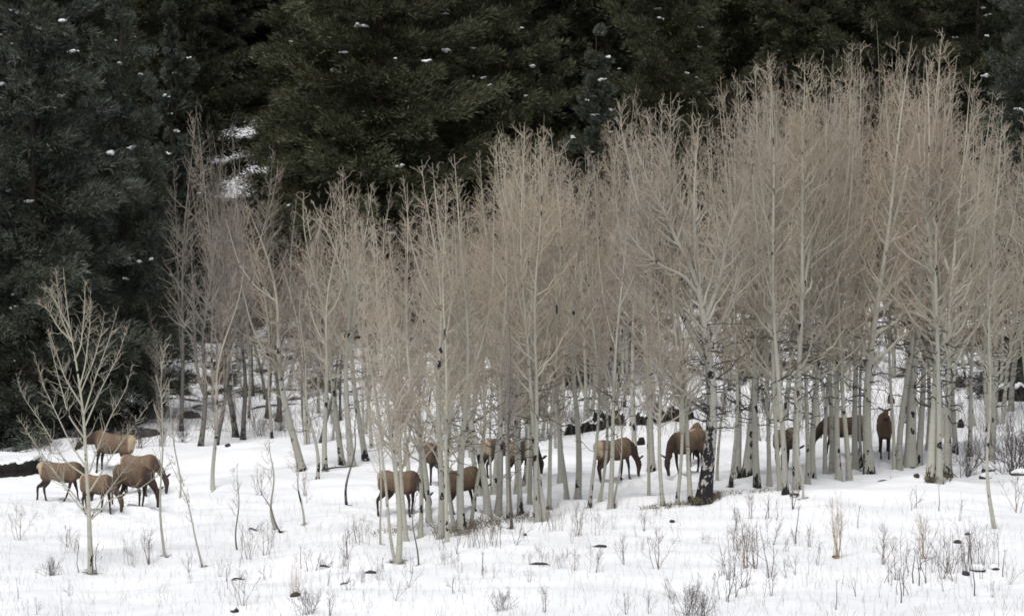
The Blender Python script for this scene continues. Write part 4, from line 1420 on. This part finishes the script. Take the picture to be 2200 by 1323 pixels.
def bank(pts, hpx, label, deep=1.2, mat=M_EARTH, name='earth_bank', cat='bank', snow=True, smooth=False):
    """a cut earth bank along photo pixels of its foot"""
    W = [place(*q) for q in pts]
    m = W[0][1] / F
    Q = resample(np.array(W), 40)
    h = hpx * m
    r = np.random.default_rng(len(label))
    HV = .78 + .16 * np.sin(np.arange(40) * .4 + r.uniform(0, 6)) + .08 * np.sin(np.arange(40) * 1.1 + r.uniform(0, 6)) + r.normal(0, .015, 40)
    if smooth:
        HV = .92 + .05 * np.sin(np.arange(40) * .3) + .07 * np.sin(np.arange(40) * .83 + 1) + r.normal(0, .03, 40)
    prof = [(-.1, -.2), (.0, .0), (.05, .45), (-.02, .8), (.12, 1.0), (.5, 1.05), (1.0, .95), (1.3, .2), (1.35, -.3)]
    V = []
    for i, q in enumerate(Q):
        k = min(1, np.sin(np.pi * (i + .6) / 40.2) * 3.2) * HV[i]
        for (a, b_) in prof:
            V.append((q[0] + r.normal(0, .03), q[1] + a * deep + r.normal(0, .05), q[2] + b_ * h * max(k, .05) * (1 + r.normal(0, .06))))
    V = np.array(V)
    c = Q.mean(0)
    n = len(prof)
    F_ = np.array([(i * n + j, i * n + j + 1, (i + 1) * n + j + 1, (i + 1) * n + j) for i in range(39) for j in range(n - 1)])
    e = ob(name, mk_mesh(name, V - c, [F_], mat))
    e.location = tuple(c)
    tag(e, label, cat, 'dark earth banks')
    if snow:
        V2 = []
        for i, q in enumerate(Q):
            k = min(1, np.sin(np.pi * (i + .6) / 40.2) * 3.2) * HV[i]
            for (a, b_) in ((.1, .98), (.06, 1.10), (.3, 1.22), (.8, 1.24), (1.4, 1.0), (1.5, -.2)):
                V2.append((q[0], q[1] + a * deep + r.normal(0, .03), q[2] + b_ * h * max(k, .05) + r.normal(0, .015)))
        n = 6
        F2 = np.array([(i * n + j, i * n + j + 1, (i + 1) * n + j + 1, (i + 1) * n + j) for i in range(39) for j in range(n - 1)])
        ob('snow', mk_mesh('snow', np.array(V2) - c, [F2], M_SNOWC), e)
    return e


bank([(-60, 1030), (0, 1026), (40, 1024), (72, 1020), (86, 1012)], 32, 'black undercut bank with snow on top at the left edge below the spruce', smooth=True)
bank([(1212, 936), (1250, 931), (1300, 922)], 24, 'left piece of the dark shaded bank behind the elk gap', .8)
bank([(1262, 926), (1300, 917), (1345, 914)], 40, 'tall black hollow in the bank straight above the elk in the gap', 1.0)
bank([(1352, 916), (1400, 911), (1430, 908)], 26, 'low dark piece of the bank between the two elk of the gap', .9)
bank([(1415, 908), (1450, 905), (1492, 900)], 36, 'dark piece of the bank above the dark grazing elk', 1.0)
bank([(2120, 868), (2150, 866), (2190, 862), (2260, 858)], 34, 'dark bank under the conifer at the right edge', smooth=True)  # not a bank: dark form standing in for the shaded conifer underside


def log_at(p0, p1, wpx, label, group='fallen logs'):
    a, b_ = np.array(place(*p0)), np.array(place(*p1))
    rad = wpx * a[1] / F / 2
    c = (a + b_) / 2
    t = np.linspace(0, 1, 9)[:, None]
    P = a * (1 - t) + b_ * t - c
    P[:, 2] += rad * .6 + .03 * np.sin(np.linspace(0, 5, 9))
    b = Bag()
    R = rad * np.linspace(1.1, .6, 9)
    R[0] = R[-1] = rad * .25
    b.tub(P[None], R[None], 8, 0)
    r = np.random.default_rng(int(p0[0]))
    Q, RQ = sprout(r, P[None], R[None], 4, .3, .9, (40, 80), lambda s, ix: .25 + 0 * s, 3, .3, .15, .5, .008, .004, .02)
    b.tub(Q, RQ, 3, 0)
    o = ob('fallen_log', b.mesh('log', M_LOG))
    o.location = tuple(c)
    return tag(o, label, 'log', group)


for a in [((686, 1217), (712, 1219), 4, 'short dark log in open snow right of the tall grass tuft'),
          ((497, 1247), (530, 1244), 4, 'thin dark log in snow left of the tall grass tuft'),
          ((534, 1137), (556, 1141), 4, 'dark branch lying in snow below the forked saplings'),
          ((730, 1258), (752, 1252), 3, 'thin twig lying on snow at bottom left of centre'),
          ((1696, 1068), (1718, 1062), 7, 'slab of weathered wood at the foot of the stout yellowish aspen'),
          ((1885, 1035), (1935, 1034), 3, 'thin fallen branch in snow below the staring elk'),
          ((440, 850), (500, 836), 9, 'dark fallen log among old aspens on the left'),
          ((545, 845), (640, 838), 8, 'fallen log behind the broad brown grey trunk'),
          ((540, 880), (640, 868), 6, 'lower fallen log behind the broad brown grey trunk'),
          ((1240, 862), (1340, 856), 6, 'snowy fallen log above the long dark bank'),
          ((690, 1012), (760, 1000), 4, 'mossy branch lying between the black footed aspens'),
          ]:
    log_at(*a)

# ------------------------------------------------------------------ the ground
def axis(fine0, fine1, step, far0, far1, n):
    a = np.arange(fine0, fine1 + step / 2, step)
    g = np.geomspace(1, 1 + 1, n)
    lo = fine0 - (fine0 - far0) * (np.linspace(0, 1, n + 1)[1:] ** 2.2)
    hi = fine1 + (far1 - fine1) * (np.linspace(0, 1, n + 1)[1:] ** 2.2)
    return np.concatenate([lo[::-1], a, hi])


gx = axis(-25, 25, .22, -700, 700, 34)
gy = axis(84, 176, .22, -60, 990, 60)
X, Y = np.meshgrid(gx, gy)
Z = terr(X, Y)
bare = np.zeros_like(X)
for bx, by, br in BASES:
    m = (np.abs(X - bx) < 1.6) & (np.abs(Y - by) < 1.6)
    dd = np.sqrt((X[m] - bx) ** 2 + ((Y[m] - by) * .8) ** 2)
    bare[m] = np.maximum(bare[m], .62 * np.clip(1.35 - dd / (br + .10), 0, 1))
    Z[m] -= .09 * np.exp(-(dd / (br + .22)) ** 2)
for q in gp[::7]:
    m = (np.abs(X - q[0]) < .8) & (np.abs(Y - q[1]) < .8)
    bare[m] = np.maximum(bare[m], .42 * np.exp(-(((X[m] - q[0]) ** 2 + (Y[m] - q[1]) ** 2) / .06)))
wood = np.clip((Y - 186) / 14, 0, 1) * .5 + np.clip((Y - 158) / 16, 0, 1) * .36
for ex, ey, ez in ELKPOS:
    dd = np.sqrt((X - ex) ** 2 + (Y - ey) ** 2)
    Z += np.where(dd < 5, np.random.default_rng(int(ey * 9)).choice([0, 0, -.07, -.24, .05], X.shape) * np.exp(-(dd / 2.6) ** 2), 0)
gap_ = np.exp(-(((X + 15.4) / 3.0) ** 2 + ((Y - 236) / 13.0) ** 2) ** 3)
wood = wood * (1 - gap_)
nx, ny = len(gx), len(gy)
ii = np.arange(nx * ny).reshape(ny, nx)
Fg = np.stack([ii[:-1, :-1], ii[:-1, 1:], ii[1:, 1:], ii[1:, :-1]], -1).reshape(-1, 4)
M_GROUND, nt, b = new_mat('snow_ground', .55, .3)
geo = nd(nt, 'ShaderNodeNewGeometry').outputs['Position']
n1 = noise_n(nt, geo, .8, 5, .6)
n2 = noise_n(nt, geo, 6., 4, .6)
snowc = mixc(nt, n1, (.86, .885, .91), (.90, .91, .925))
litter = mixc(nt, n2, (.075, .06, .045), (.03, .025, .02))
mask = math_n(nt, 'ADD', attr_n(nt, 'bare'), math_n(nt, 'MULTIPLY', math_n(nt, 'SUBTRACT', n2, .5), 1.0))
mask = ramp(nt, mask, [(.42, (0, 0, 0)), (.62, (1, 1, 1))])
# old forest floor showing through thin snow on the wooded slope
pm = math_n(nt, 'ADD', math_n(nt, 'SUBTRACT', noise_n(nt, geo, .55, 3, .55), .5), math_n(nt, 'MULTIPLY', attr_n(nt, 'wood'), .62))
mask2 = ramp(nt, pm, [(.22, (0, 0, 0)), (.30, (1, 1, 1))])
mask = math_n(nt, 'MAXIMUM', mask, mask2)
nt.links.new(mixc(nt, mask, snowc, litter), b.inputs['Base Color'])
bp = nd(nt, 'ShaderNodeBump')
bp.inputs['Strength'].default_value = .45
bp.inputs['Distance'].default_value = .06
nt.links.new(noise_n(nt, geo, 3.2, 6, .62), bp.inputs['Height'])
nt.links.new(bp.outputs[0], b.inputs['Normal'])
g = ob('ground', mk_mesh('ground', np.stack([X.ravel(), Y.ravel(), Z.ravel()], 1), [Fg], M_GROUND, {'bare': bare.ravel(), 'wood': wood.ravel()}))
tag(g, None, None, None, 'structure')
